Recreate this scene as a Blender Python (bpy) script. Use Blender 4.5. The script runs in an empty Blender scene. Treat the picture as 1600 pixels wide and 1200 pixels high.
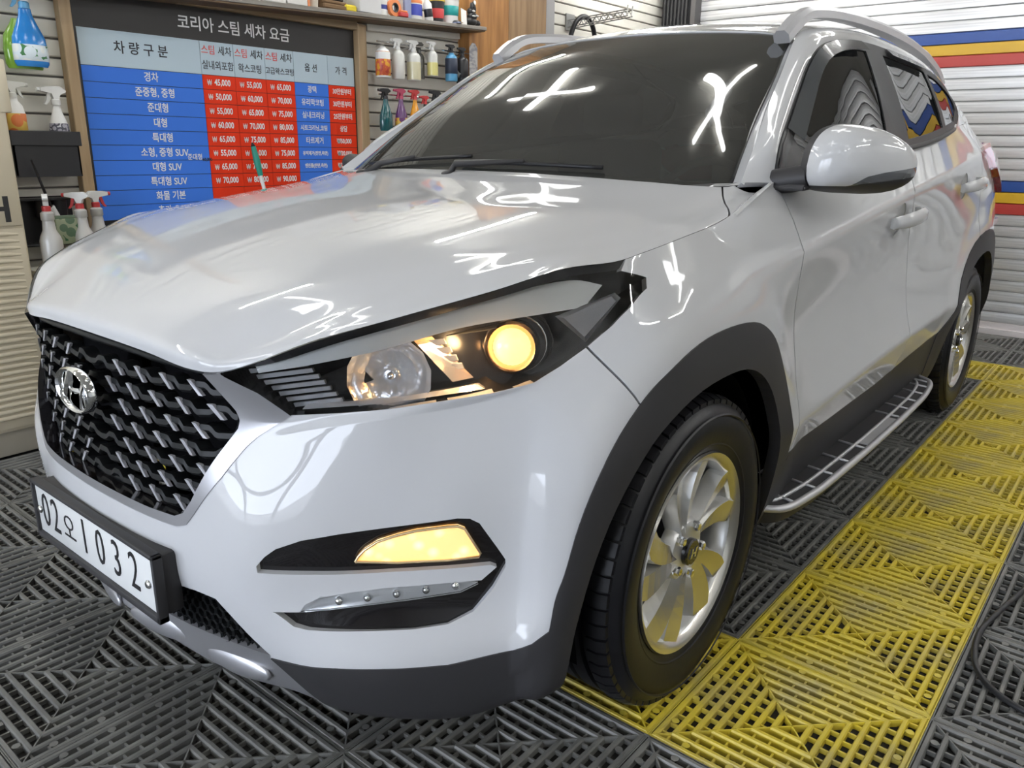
import bpy, bmesh, math, random
import numpy as np
from mathutils import Vector, Matrix

random.seed(7)
S = bpy.context.scene
COL = S.collection
R = math.radians

# ---------------------------------------------------------------- camera
cam_d = bpy.data.cameras.new('camera'); cam = bpy.data.objects.new('camera', cam_d); COL.objects.link(cam)
cam_d.sensor_fit = 'HORIZONTAL'; cam_d.sensor_width = 36.0
cam_d.lens = 36.0 * 1237.19 / 1600.0
cam_d.clip_start = 0.02
right = Vector((0.63640895, -0.77126004, 0.01189947)); down = Vector((-0.2131362, -0.19065468, -0.95823992)); fwd = Vector((0.74132085, 0.60729626, -0.28571778))
M = Matrix((right, -down, -fwd)).transposed().to_4x4(); M.translation = Vector((-0.5379, -1.55951, 1.18053))
cam.matrix_world = M
S.camera = cam

# ---------------------------------------------------------------- world, exposure
S.view_settings.view_transform = 'Standard'; S.view_settings.look = 'None'
S.view_settings.exposure = 0.28; S.view_settings.gamma = 1.0; S.view_settings.use_curve_mapping = False
wd = bpy.data.worlds.new('world'); S.world = wd; wd.use_nodes = True
wd.node_tree.nodes['Background'].inputs[0].default_value = (0.80, 0.87, 1.0, 1)
wd.node_tree.nodes['Background'].inputs[1].default_value = 8.0
CROSS_POWER = 8.0
TUBE_POWER = 42.0

def area(name, loc, rot, sx, sy, power, col=(1, 1, 1)):
    d = bpy.data.lights.new(name, 'AREA'); d.shape = 'RECTANGLE'; d.size = sx; d.size_y = sy; d.energy = power; d.color = col
    o = bpy.data.objects.new(name, d); o.location = loc; o.rotation_euler = rot; COL.objects.link(o); return o

# ---------------------------------------------------------------- materials
MATS = {}
def principled(name, col, rough=.5, metal=0., spec=.5, coat=0., emit=None, estr=0., bump=None, noise=None):
    m = bpy.data.materials.new(name); m.use_nodes = True; nt = m.node_tree; b = nt.nodes['Principled BSDF']
    b.inputs['Base Color'].default_value = (*col, 1); b.inputs['Roughness'].default_value = rough
    b.inputs['Metallic'].default_value = metal; b.inputs['Specular IOR Level'].default_value = spec
    b.inputs['Coat Weight'].default_value = coat; b.inputs['Coat Roughness'].default_value = .02
    if emit: b.inputs['Emission Color'].default_value = (*emit, 1); b.inputs['Emission Strength'].default_value = estr
    if bump or noise:
        tc = nt.nodes.new('ShaderNodeTexCoord')
    if bump:
        sc, st, di = bump
        n = nt.nodes.new('ShaderNodeTexNoise'); n.inputs['Scale'].default_value = sc; n.inputs['Detail'].default_value = 3
        bp = nt.nodes.new('ShaderNodeBump'); bp.inputs['Strength'].default_value = st; bp.inputs['Distance'].default_value = di
        nt.links.new(tc.outputs['Object'], n.inputs['Vector']); nt.links.new(n.outputs['Fac'], bp.inputs['Height']); nt.links.new(bp.outputs[0], b.inputs['Normal'])
    if noise:
        sc, col2, lo, hi = noise[:4]
        n = nt.nodes.new('ShaderNodeTexNoise'); n.inputs['Detail'].default_value = 5
        mp = nt.nodes.new('ShaderNodeMapping'); mp.inputs['Scale'].default_value = sc if isinstance(sc, tuple) else (sc, sc, sc)
        n.inputs['Scale'].default_value = 1
        r = nt.nodes.new('ShaderNodeValToRGB'); r.color_ramp.elements[0].position = lo; r.color_ramp.elements[1].position = hi
        r.color_ramp.elements[0].color = (*col, 1); r.color_ramp.elements[1].color = (*col2, 1)
        nt.links.new(tc.outputs['Object'], mp.inputs[0]); nt.links.new(mp.outputs[0], n.inputs['Vector'])
        nt.links.new(n.outputs['Fac'], r.inputs[0]); nt.links.new(r.outputs[0], b.inputs['Base Color'])
    MATS[name] = m; return m

def glassy(name, tint, f0_ior, rough=0.0, haze=None):
    """thin glass: what lies behind shows through a tint, reflections by Fresnel"""
    m = bpy.data.materials.new(name); m.use_nodes = True; nt = m.node_tree
    for n in list(nt.nodes):
        if n.type != 'OUTPUT_MATERIAL': nt.nodes.remove(n)
    out = [n for n in nt.nodes if n.type == 'OUTPUT_MATERIAL'][0]
    t = nt.nodes.new('ShaderNodeBsdfTransparent'); t.inputs[0].default_value = (*tint, 1)
    g = nt.nodes.new('ShaderNodeBsdfGlossy'); g.inputs['Roughness'].default_value = rough
    f = nt.nodes.new('ShaderNodeFresnel'); f.inputs['IOR'].default_value = f0_ior
    mx = nt.nodes.new('ShaderNodeMixShader')
    nt.links.new(f.outputs[0], mx.inputs[0]); nt.links.new(t.outputs[0], mx.inputs[1]); nt.links.new(g.outputs[0], mx.inputs[2])
    last = mx
    if haze:
        d = nt.nodes.new('ShaderNodeBsdfDiffuse'); d.inputs[0].default_value = (*haze[0], 1)
        m2 = nt.nodes.new('ShaderNodeMixShader'); m2.inputs[0].default_value = haze[1]
        nt.links.new(mx.outputs[0], m2.inputs[1]); nt.links.new(d.outputs[0], m2.inputs[2]); last = m2
    nt.links.new(last.outputs[0], out.inputs[0]); MATS[name] = m; return m

PAINT = principled('white_paint', (.545, .55, .56), .6, 0, .0, 1.0)
PLASTIC = principled('black_plastic', (.032, .031, .033), .5, 0, .45, bump=(900, .15, .0005))
GLOSSBLK = principled('gloss_black', (.008, .007, .008), .12, 0, .6, .5)
DARK = principled('cavity_black', (.006, .006, .007), .9, 0, .1)
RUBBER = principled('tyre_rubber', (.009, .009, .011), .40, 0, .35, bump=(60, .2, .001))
CHROME = principled('chrome', (.86, .87, .88), .05, 1.0)
SILVER = principled('silver_paint', (.47, .47, .49), .36, .75)
SATIN = principled('satin_silver', (.58, .58, .60), .42, .6)
ALLOY = principled('wheel_silver', (.70, .70, .69), .33, .8)
MACHINED = principled('machined_alloy', (.82, .80, .75), .24, 1.0)
TINT = glassy('tinted_glass', (.03, .03, .03), 1.75)
WSHIELD = glassy('windscreen_glass', (.10, .10, .095), 2.0, 0, ((.36, .36, .33), .085))  # flat grey haze stands in for the ceiling's reflection on the glass
LENS = glassy('clear_lens', (.94, .95, .96), 1.42)
DARKMETAL = principled('dark_metal', (.05, .05, .055), .4, .8)
GRILLE = principled('grille_black', (.008, .009, .010), .42, 0, .28)
GLINT = principled('grille_glint', (.40, .40, .43), .4, .25)  # pale grey puts the light caught by slanted bar facets into colour
WARM = principled('warm_lamp', (.9, .6, .3), .3, 0, .5, 0, (1.0, .60, .22), 3.0)

# ---------------------------------------------------------------- helpers
def link(o, parent=None):
    COL.objects.link(o)
    if parent: o.parent = parent
    return o
def thing(name, label, cat, loc=(0, 0, 0), rotz=0., group=None):
    o = bpy.data.objects.new(name, None); COL.objects.link(o); o.location = loc; o.rotation_euler = (0, 0, rotz)
    o.empty_display_size = .05
    o['label'] = label; o['category'] = cat
    if group: o['group'] = group
    return o
def tag(o, label, cat, group=None):
    o['label'] = label; o['category'] = cat
    if group: o['group'] = group
    return o
def mesh_obj(name, verts, faces, mat, parent=None, smooth=False, label=None, kind=None, mats=None, fmat=None, angle=None):
    me = bpy.data.meshes.new(name); me.from_pydata([tuple(v) for v in verts], [], [tuple(f) for f in faces])
    for m in (mats or [mat]): me.materials.append(m)
    if fmat is not None: me.polygons.foreach_set('material_index', fmat)
    if smooth:
        me.polygons.foreach_set('use_smooth', [True] * len(me.polygons))
        if angle: me.set_sharp_from_angle(angle=R(angle))
    me.update()
    o = link(bpy.data.objects.new(name, me), parent)
    if label: o['label'] = label
    if kind: o['kind'] = kind
    return o
def bm_obj(name, bm, mat, parent=None, smooth=False, label=None, kind=None, angle=None, mats=None):
    bmesh.ops.recalc_face_normals(bm, faces=bm.faces[:])
    me = bpy.data.meshes.new(name); bm.to_mesh(me); bm.free()
    for m in (mats or [mat]): me.materials.append(m)
    if smooth:
        me.polygons.foreach_set('use_smooth', [True] * len(me.polygons))
        if angle: me.set_sharp_from_angle(angle=R(angle))
    o = link(bpy.data.objects.new(name, me), parent)
    if label: o['label'] = label
    if kind: o['kind'] = kind
    return o
def add_box(bm, x0, x1, y0, y1, z0, z1, mi=0):
    v = [bm.verts.new(p) for p in ((x0, y0, z0), (x1, y0, z0), (x1, y1, z0), (x0, y1, z0), (x0, y0, z1), (x1, y0, z1), (x1, y1, z1), (x0, y1, z1))]
    fs = [bm.faces.new([v[i] for i in f]) for f in ((0, 3, 2, 1), (4, 5, 6, 7), (0, 1, 5, 4), (1, 2, 6, 5), (2, 3, 7, 6), (3, 0, 4, 7))]
    for f in fs: f.material_index = mi
    return v
def bevel_box(x0, x1, y0, y1, z0, z1, b=.003, seg=2):
    bm = bmesh.new(); add_box(bm, x0, x1, y0, y1, z0, z1)
    if b > 0: bmesh.ops.bevel(bm, geom=bm.edges[:], offset=b, segments=seg, profile=.5, affect='EDGES')
    return bm
def add_lathe(bm, prof, n=24, axis='Z', cx=0, cy=0, cz=0, mi=0):
    rings = []
    for r, h in prof:
        ring = []
        if r < 1e-6:
            p = {'Z': (cx, cy, cz + h), 'Y': (cx, cy + h, cz), 'X': (cx + h, cy, cz)}[axis]
            ring = [bm.verts.new(p)]
        else:
            for i in range(n):
                t = 2 * math.pi * i / n; c, s = r * math.cos(t), r * math.sin(t)
                p = {'Z': (cx + c, cy + s, cz + h), 'Y': (cx + c, cy + h, cz + s), 'X': (cx + h, cy + c, cz + s)}[axis]
                ring.append(bm.verts.new(p))
        rings.append(ring)
    for a, b in zip(rings, rings[1:]):
        for i in range(n):
            j = (i + 1) % n
            if len(a) == 1 and len(b) == 1: continue
            if len(a) == 1: f = bm.faces.new((a[0], b[i], b[j]))
            elif len(b) == 1: f = bm.faces.new((a[i], a[j], b[0]))
            else: f = bm.faces.new((a[i], a[j], b[j], b[i]))
            f.material_index = mi
    return rings
def add_tube(bm, pts, r, n=8, cap=True, mi=0):
    pts = [Vector(p) for p in pts]; rs = r if isinstance(r, (list, tuple)) else [r] * len(pts)
    up = None; rings = []
    for i, p in enumerate(pts):
        t = (pts[min(i + 1, len(pts) - 1)] - pts[max(i - 1, 0)]).normalized()
        if up is None: up = Vector((0, 0, 1)) if abs(t.z) < .9 else Vector((1, 0, 0))
        s = t.cross(up).normalized(); up = s.cross(t).normalized()
        rings.append([bm.verts.new(p + (s * math.cos(2 * math.pi * k / n) + up * math.sin(2 * math.pi * k / n)) * rs[i]) for k in range(n)])
    for a, b in zip(rings, rings[1:]):
        for k in range(n): bm.faces.new((a[k], a[(k + 1) % n], b[(k + 1) % n], b[k])).material_index = mi
    if cap:
        bm.faces.new(rings[0][::-1]).material_index = mi; bm.faces.new(rings[-1]).material_index = mi
def add_prism(bm, poly, y0, y1, f=None, mi=0):
    """polygon in (u,v) extruded between two depths; f maps (u,v,d) to 3-D"""
    f = f or (lambda u, v, d: (u, d, v))
    a = [bm.verts.new(f(u, v, y0)) for u, v in poly]; b = [bm.verts.new(f(u, v, y1)) for u, v in poly]
    n = len(poly)
    for fc in (a[::-1], b): bm.faces.new(fc).material_index = mi
    for i in range(n): bm.faces.new((a[i], a[(i + 1) % n], b[(i + 1) % n], b[i])).material_index = mi
def cr(P, n, pre=None, post=None, alpha=.5):
    """centripetal Catmull-Rom through the points, n samples per span"""
    P = np.asarray(P, float); k = len(P)
    if k == 1: return P
    pre = 2 * P[0] - P[1] if pre is None else np.asarray(pre, float)
    post = 2 * P[-1] - P[-2] if post is None else np.asarray(post, float)
    Q = np.vstack([pre, P, post]); out = []
    for i in range(1, k):
        p0, p1, p2, p3 = Q[i - 1], Q[i], Q[i + 1], Q[i + 2]
        d1 = max(np.linalg.norm(p1 - p0), 1e-4) ** alpha; d2 = max(np.linalg.norm(p2 - p1), 1e-4) ** alpha; d3 = max(np.linalg.norm(p3 - p2), 1e-4) ** alpha
        m1 = d2 * ((p1 - p0) / d1 - (p2 - p0) / (d1 + d2) + (p2 - p1) / d2)
        m2 = d2 * ((p2 - p1) / d2 - (p3 - p1) / (d2 + d3) + (p3 - p2) / d3)
        for s in range(n):
            t = s / n; t2, t3 = t * t, t * t * t
            out.append((2 * t3 - 3 * t2 + 1) * p1 + (t3 - 2 * t2 + t) * m1 + (-2 * t3 + 3 * t2) * p2 + (t3 - t2) * m2)
    out.append(P[-1]); return np.array(out)
def inpoly(x, y, poly):
    c = False; n = len(poly); j = n - 1
    for i in range(n):
        xi, yi = poly[i]; xj, yj = poly[j]
        if (yi > y) != (yj > y) and x < (xj - xi) * (y - yi) / (yj - yi) + xi: c = not c
        j = i
    return c
def offset_line(pts, d):
    pts = [Vector(p) for p in pts]; out = []
    for i, p in enumerate(pts):
        t = (pts[min(i + 1, len(pts) - 1)] - pts[max(i - 1, 0)]).normalized()
        out.append((p.x - t.y * d, p.y + t.x * d))
    return out
# ---------------------------------------------------------------- car body surfaces (metres; x rearwards from the nose, y to the car's right, z up)
# lower body: columns run from the nose centre round the corner to the tail, rows from the bottom lip up to the bonnet / window line; values x, half-width, z
LB = [
 [(.13,0,.24),(.09,0,.235),(.095,0,.275),(.06,0,.41),(.06,0,.55),(.068,0,.69),(.075,0,.76),(.085,0,.833)],
 [(.14,.2,.22),(.12,.2,.205),(.108,.2,.275),(.07,.2,.41),(.07,.2,.55),(.08,.2,.69),(.085,.2,.755),(.092,.2,.828)],
 [(.17,.32,.21),(.155,.33,.186),(.128,.33,.28),(.093,.33,.41),(.092,.33,.55),(.105,.335,.69),(.11,.34,.75),(.103,.34,.818)],
 [(.22,.42,.2),(.20,.43,.178),(.155,.45,.282),(.125,.445,.41),(.118,.445,.55),(.165,.44,.705),(.185,.46,.735),(.124,.40,.821)],
 [(.27,.50,.2),(.232,.535,.172),(.175,.535,.292),(.185,.535,.42),(.18,.535,.56),(.215,.53,.729),(.24,.55,.755),(.213,.55,.885)],
 [(.33,.60,.2),(.29,.63,.168),(.235,.635,.303),(.265,.625,.42),(.262,.62,.57),(.277,.615,.748),(.295,.625,.768),(.305,.628,.917)],
 [(.40,.68,.19),(.37,.71,.164),(.315,.715,.307),(.345,.705,.42),(.345,.705,.58),(.37,.69,.762),(.40,.722,.787),(.44,.71,.952)],
 [(.46,.73,.2),(.43,.77,.19),(.40,.785,.318),(.42,.775,.42),(.425,.775,.58),(.455,.765,.775),(.475,.778,.805),(.56,.77,.983)],
 [(.52,.78,.22),(.46,.825,.225),(.46,.845,.36),(.47,.85,.45),(.49,.858,.57),(.53,.862,.70),(.60,.832,.87),(.655,.81,.989)],
 [(.70,.80,.2),(.70,.85,.25),(.66,.872,.40),(.66,.885,.50),(.665,.893,.60),(.68,.897,.72),(.70,.878,.87),(.745,.815,.998)],
 [(.906,.80,.2),(.906,.85,.25),(.906,.885,.42),(.906,.89,.52),(.906,.90,.63),(.906,.903,.76),(.906,.882,.90),(.90,.82,1.017)],
 [(1.2,.80,.2),(1.2,.845,.25),(1.2,.887,.425),(1.2,.893,.52),(1.2,.897,.63),(1.2,.893,.77),(1.18,.882,.925),(1.09,.811,1.039)],
 [(1.42,.80,.2),(1.42,.845,.24),(1.42,.89,.435),(1.42,.905,.51),(1.42,.886,.62),(1.41,.868,.78),(1.40,.886,.952),(1.40,.782,1.107)],
 [(1.9,.80,.2),(1.9,.84,.24),(1.9,.888,.442),(1.9,.918,.545),(1.9,.888,.65),(1.9,.866,.82),(1.9,.895,1.015),(1.9,.795,1.14)],
 [(2.35,.80,.2),(2.35,.84,.24),(2.35,.888,.446),(2.35,.922,.565),(2.35,.892,.67),(2.35,.868,.85),(2.35,.896,1.067),(2.35,.80,1.177)],
 [(2.9,.80,.2),(2.9,.84,.24),(2.9,.888,.457),(2.9,.922,.578),(2.9,.897,.68),(2.9,.874,.88),(2.9,.89,1.12),(2.9,.79,1.222)],
 [(3.3,.80,.2),(3.3,.84,.25),(3.3,.893,.465),(3.3,.915,.585),(3.3,.904,.70),(3.3,.888,.90),(3.3,.872,1.155),(3.3,.765,1.262)],
 [(3.6,.80,.22),(3.6,.85,.26),(3.6,.90,.47),(3.6,.913,.6),(3.6,.915,.72),(3.6,.905,.92),(3.6,.85,1.18),(3.6,.735,1.30)],
 [(4.0,.78,.25),(4.0,.82,.28),(4.0,.885,.47),(4.0,.89,.6),(4.0,.885,.74),(4.0,.868,.93),(4.0,.815,1.15),(4.0,.69,1.32)],
 [(4.25,.70,.26),(4.27,.74,.29),(4.30,.79,.47),(4.31,.80,.6),(4.31,.80,.74),(4.30,.785,.93),(4.27,.745,1.12),(4.18,.62,1.32)],
 [(4.38,.45,.27),(4.42,.46,.30),(4.46,.48,.47),(4.47,.48,.6),(4.46,.48,.74),(4.43,.48,.93),(4.38,.46,1.12),(4.26,.40,1.33)],
 [(4.40,0,.27),(4.45,0,.30),(4.49,0,.47),(4.50,0,.6),(4.49,0,.74),(4.46,0,.93),(4.41,0,1.12),(4.28,0,1.335)]]
COWL = [(1.13,0,1.12),(1.135,.12,1.119),(1.14,.22,1.118),(1.15,.32,1.115),(1.165,.41,1.112),(1.185,.49,1.108),(1.21,.57,1.104),(1.235,.63,1.10),
        (1.255,.67,1.098),(1.27,.695,1.097),(1.285,.71,1.097),(1.297,.72,1.098),(1.31,.727,1.10)]

def lower_surface(n=8):
    rows_w = []
    nc = len(LB)
    grid = []
    for c, col in enumerate(LB):
        P = np.array(col, float)
        smooth = cr(P, n)
        w6 = [0,0,0,0,0,0,0,0,0,0,0.,.5,1,1,1,1,.9,.5,.3,.3,.3,.3][c]
        w5 = [0,0,0,.5,.85,.85,.85,.7,.0,0,0,0,0,0,0,0,0,0,0,0,0,0][c]
        w3 = [0,0,0,0,0,0,0,0,0,0,0,0.3,.7,.9,.9,.9,.7,.3,0,0,0,0][c]
        if w5: smooth = (1 - w5) * smooth + w5 * np.vstack([cr(P[:6], n)[:-1], cr(P[5:7], n)[:-1], cr(P[6:], n)])
        if w6 or w3:
            a = np.vstack([cr(P[:7], n)[:-1], cr(P[6:], n)])
            b = np.vstack([cr(P[:4], n)[:-1], cr(P[3:], n)])
            smooth = smooth + w6 * (a - smooth) * (np.arange(len(a)) > 4 * n)[:, None] + w3 * (b - smooth) * (np.arange(len(b)) <= 4 * n)[:, None]
        grid.append(smooth)
    grid = np.array(grid)                       # nc x nr x 3
    out = []
    for r in range(grid.shape[1]):
        line = grid[:, r]
        out.append(cr(line, n, pre=line[1] * (1, -1, 1), post=line[-2] * (1, -1, 1)))
    G = np.array(out)                           # nr x ncols x 3
    # wheel-arch flares
    for cx in (.906, 3.58):
        d = np.hypot(G[..., 0] - cx, G[..., 2] - .347)
        t = np.clip((.62 - d) / .12, 0, 1); t = t * t * (3 - 2 * t)
        G[..., 1] += .014 * t * (G[..., 1] > .8)
    return G
def hood_surface(n=6):
    top = np.array([c[7] for c in LB[:13]], float)
    cow = np.array(COWL, float)
    zc = lambda x: np.interp(x, [.085,.10,.13,.2,.3,.45,.6,.8,1.0,1.13,1.31], [.834,.85,.872,.91,.95,.995,1.028,1.066,1.095,1.113,1.125])
    ex = np.array([.124,.213,.305,.44,.56,.655,.745,.90,1.09,1.31]); ea = np.array([.40,.55,.628,.71,.77,.81,.815,.82,.811,.78])
    ez = np.array([.838,.885,.917,.952,.983,.989,.998,1.017,1.039,1.08])
    ts = [0, .018, .045, .07, .13, .25, .4, .6, .8, 1]
    grid = []
    for k in range(13):
        line = []
        t0 = .006 / np.linalg.norm(cow[k] - top[k])
        for t in ts:
            edge = t == 0; tt = t; t = t0 + (1 - t0) * t
            p = top[k] * (1 - t) + cow[k] * t
            if edge: p = np.array([p[0], p[1], top[k][2] + .001])
            elif t < 1:
                x, a = p[0], p[1]
                ae = np.interp(x, ex, ea); ze = np.interp(x, ex, ez)
                z = zc(x) - max(zc(x) - ze, 0) * min(a / ae, 1.05) ** 2.6
                w = min(1, (1 - t) / .25)                      # blend to the cowl
                z = z * w + (p[2] + .004) * (1 - w) if w < 1 else z
                if k < 4 and t < .09: m_ = ts.index(tt); x = top[k][0] + (.005, .011, .024)[min(m_ - 1, 2)]; z = top[k][2] + (.019, .0275, .036)[min(m_ - 1, 2)] - (.008 if k == 3 else 0)
                p = np.array([x, a, z])
            line.append(p)
        grid.append(cr(np.array(line), n))
    grid = np.array(grid); out = []
    for r in range(grid.shape[1]):
        line = grid[:, r]
        out.append(cr(line, n, pre=line[1] * (1, -1, 1)))
    return np.array(out)
K1 = [(1.31,.727,1.10),(1.42,.70,1.18),(1.57,.662,1.28),(1.75,.62,1.385),(1.90,.582,1.465),(2.02,.562,1.52),(2.2,.562,1.562),(2.5,.567,1.585),(2.9,.57,1.588),(3.3,.57,1.565),(3.7,.57,1.505),(3.95,.58,1.44),(4.1,.60,1.37),(4.18,.62,1.32)]
K2 = [(1.402,.783,1.107),(1.482,.757,1.19),(1.60,.725,1.255),(1.74,.69,1.335),(1.87,.662,1.42),(1.996,.647,1.481),(2.20,.637,1.520),(2.505,.632,1.538),(2.848,.632,1.536),(3.183,.637,1.523),(3.43,.65,1.49),(3.57,.675,1.43),(3.585,.70,1.36),(3.50,.735,1.285)]
KW = [(1.357,.700,1.10),(1.48,.668,1.178),(1.617,.634,1.26),(1.80,.600,1.380),(1.915,.574,1.455),(2.02,.553,1.516)]
KO = [(1.312,.742,1.108),(1.44,.712,1.192),(1.585,.673,1.282),(1.76,.634,1.392),(1.91,.596,1.477),(2.03,.568,1.528)]
WBASE = [(1.13,0,1.12),(1.135,.12,1.119),(1.14,.22,1.118),(1.15,.32,1.115),(1.165,.41,1.112),(1.187,.49,1.109),(1.215,.56,1.106),(1.25,.615,1.104),(1.30,.662,1.102),(1.357,.700,1.10)]
WTOP = [(1.905,0,1.545),(1.912,.2,1.543),(1.94,.38,1.535),(1.975,.48,1.528),(2.02,.553,1.516)]
def surf_tris(G):
    V = G.reshape(-1, 3).copy(); V[:, 1] *= -1
    nr, nc = G.shape[:2]; i = np.arange(nr * nc).reshape(nr, nc)
    a, b, c, d = i[:-1, :-1].ravel(), i[:-1, 1:].ravel(), i[1:, 1:].ravel(), i[1:, :-1].ravel()
    return V, np.vstack([np.stack([a, b, c], 1), np.stack([a, c, d], 1)])
# ---------------------------------------------------------------- cutting the surfaces into panels
def grid_bm(G):
    nr, nc = G.shape[:2]
    V = G.copy(); V[..., 1] *= -1
    du = np.gradient(V, axis=1); dv = np.gradient(V, axis=0)
    N = np.cross(du, dv); N /= np.maximum(np.linalg.norm(N, axis=2, keepdims=True), 1e-9)
    bm = bmesh.new(); L = bm.verts.layers.float_vector.new('nrm')
    vs = []
    for r in range(nr):
        row = []
        for c in range(nc):
            v = bm.verts.new(V[r, c]); v[L] = Vector(N[r, c]); row.append(v)
        vs.append(row)
    for r in range(nr - 1):
        for c in range(nc - 1):
            try: bm.faces.new((vs[r][c], vs[r][c + 1], vs[r + 1][c + 1], vs[r + 1][c]))
            except ValueError: pass
    bmesh.ops.remove_doubles(bm, verts=bm.verts[:], dist=1e-5)
    bm.normal_update()
    # outward: make the normals point away from the cabin
    cen = Vector((2.2, 0, .7)); s = 0
    for v in bm.verts: s += 1 if (v.co - cen).dot(v[L]) > 0 else -1
    if s < 0:
        for v in bm.verts: v[L] = -v[L]
    return bm
PR = {'yz': lambda p: (-p.y, p.z), 'xz': lambda p: (p.x, p.z), 'xy': lambda p: (p.x, -p.y)}
def cut(bm, pts, mode, filt, closed=False):
    f2 = PR[mode]; pts = list(pts) + ([pts[0]] if closed else [])
    lo = (min(q[0] for q in pts) - .02, min(q[1] for q in pts) - .02); hi = (max(q[0] for q in pts) + .02, max(q[1] for q in pts) + .02)
    for p0, p1 in zip(pts, pts[1:]):
        a, b = Vector(p0), Vector(p1); t = b - a; ln = t.length
        if ln < 1e-5: continue
        t /= ln; n = Vector((-t.y, t.x)); fs = []
        for f in bm.faces:
            v0 = f.verts[0].co; q = f2(v0)
            if not (lo[0] - .2 < q[0] < hi[0] + .2 and lo[1] - .2 < q[1] < hi[1] + .2) or not filt(v0): continue
            ds = []; ss = []
            for v in f.verts:
                w = Vector(f2(v.co)) - a; ds.append(w.dot(n)); ss.append(w.dot(t))
            if min(ds) < -1e-6 and max(ds) > 1e-6 and min(ss) < ln + .001 and max(ss) > -.001: fs.append(f)
        if not fs: continue
        if mode == 'yz': co, no = (0, -a.x, a.y), (0, -n.x, n.y)
        elif mode == 'xz': co, no = (a.x, 0, a.y), (n.x, 0, n.y)
        else: co, no = (a.x, -a.y, 0), (n.x, -n.y, 0)
        geom = set(fs)
        for f in fs: geom.update(f.edges); geom.update(f.verts)
        bmesh.ops.bisect_plane(bm, geom=list(geom), dist=1e-6, plane_co=co, plane_no=no)
def panel(name, bm, faces, mat, parent, thick=.012, sym=False, mirror=False, flange_mat=None, offset=0., label=None, no_flange=None):
    """faces of a cut surface become one panel with folded-in edges; sym joins both halves, mirror builds the right-hand one"""
    L = bm.verts.layers.float_vector['nrm']; idx = {}; V = []; N = []; F = []; FN = []; FM = []
    for f in faces:
        ids = []
        for v in f.verts:
            if v not in idx:
                idx[v] = len(V); n = v[L].normalized(); V.append(v.co - n * (offset(v.co) if callable(offset) else offset)); N.append(n)
            ids.append(idx[v])
        nn = Vector((0, 0, 0))
        for i in ids: nn += N[i]
        if f.normal.dot(nn) < 0: ids.reverse()
        F.append(ids); FN.append([N[i] for i in ids]); FM.append(0)
    cnt = {}
    for ids in F:
        for i, j in zip(ids, ids[1:] + ids[:1]): cnt[(i, j)] = cnt.get((i, j), 0) + 1
    low = {}
    if thick:
        for (i, j) in list(cnt):
            if (j, i) in cnt: continue
            if sym and abs(V[i].y) < 2e-4 and abs(V[j].y) < 2e-4: continue
            if no_flange and no_flange(V[i]) and no_flange(V[j]): continue
            for k in (i, j):
                if k not in low: low[k] = len(V); V.append(V[k] - N[k] * thick); N.append(N[k])
            q = [j, i, low[i], low[j]]
            n = (V[q[1]] - V[q[0]]).cross(V[q[2]] - V[q[1]])
            n = n.normalized() if n.length > 1e-9 else Vector((0, 0, 1))
            F.append(q); FN.append([n] * 4); FM.append(1)
    if sym or mirror:
        m = len(V); V2 = [Vector((v.x, -v.y, v.z)) for v in V]; mv = {}
        if sym:
            nv = list(V)
            for i, v in enumerate(V2):
                if abs(v.y) < 2e-4: mv[i] = i
                else: mv[i] = len(nv); nv.append(v)
            V = nv
            nF = [[mv[i] for i in reversed(ids)] for ids in F]; nN = [[Vector((n.x, -n.y, n.z)) for n in reversed(ns)] for ns in FN]
            F += nF; FN += nN; FM = FM + FM
        else:
            V = V2; F = [list(reversed(ids)) for ids in F]; FN = [[Vector((n.x, -n.y, n.z)) for n in reversed(ns)] for ns in FN]
    if not F: return None
    me = bpy.data.meshes.new(name); me.from_pydata(V, [], F)
    me.materials.append(mat); me.materials.append(flange_mat or mat); me.polygons.foreach_set('material_index', FM)
    me.polygons.foreach_set('use_smooth', [True] * len(F))
    me.normals_split_custom_set([tuple(n) for ns in FN for n in ns])
    me.update()
    o = link(bpy.data.objects.new(name, me), parent)
    if label: o['label'] = label
    return o
def both(name, bm, faces, mat, parents, **k):
    """left-hand part and its mirrored right-hand twin"""
    return [panel(name, bm, faces, mat, parents[0], **k), panel(name, bm, faces, mat, parents[1], mirror=True, **k)]
def twin(o, parent=None):
    """mirrored copy of a part on the other side of the car"""
    me = o.data.copy(); me.name = o.data.name
    bm = bmesh.new(); bm.from_mesh(me)
    for v in bm.verts: v.co.y *= -1
    bmesh.ops.reverse_faces(bm, faces=bm.faces[:]); bm.to_mesh(me); bm.free()
    c = bpy.data.objects.new(o.name, me); COL.objects.link(c); c.parent = parent or o.parent
    for k in o.keys():
        if k in ('label', 'kind', 'group'): c[k] = o[k]
    return c

car = thing('car', 'white compact SUV with lit amber lamps parked on the garage floor tiles', 'car')

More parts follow.
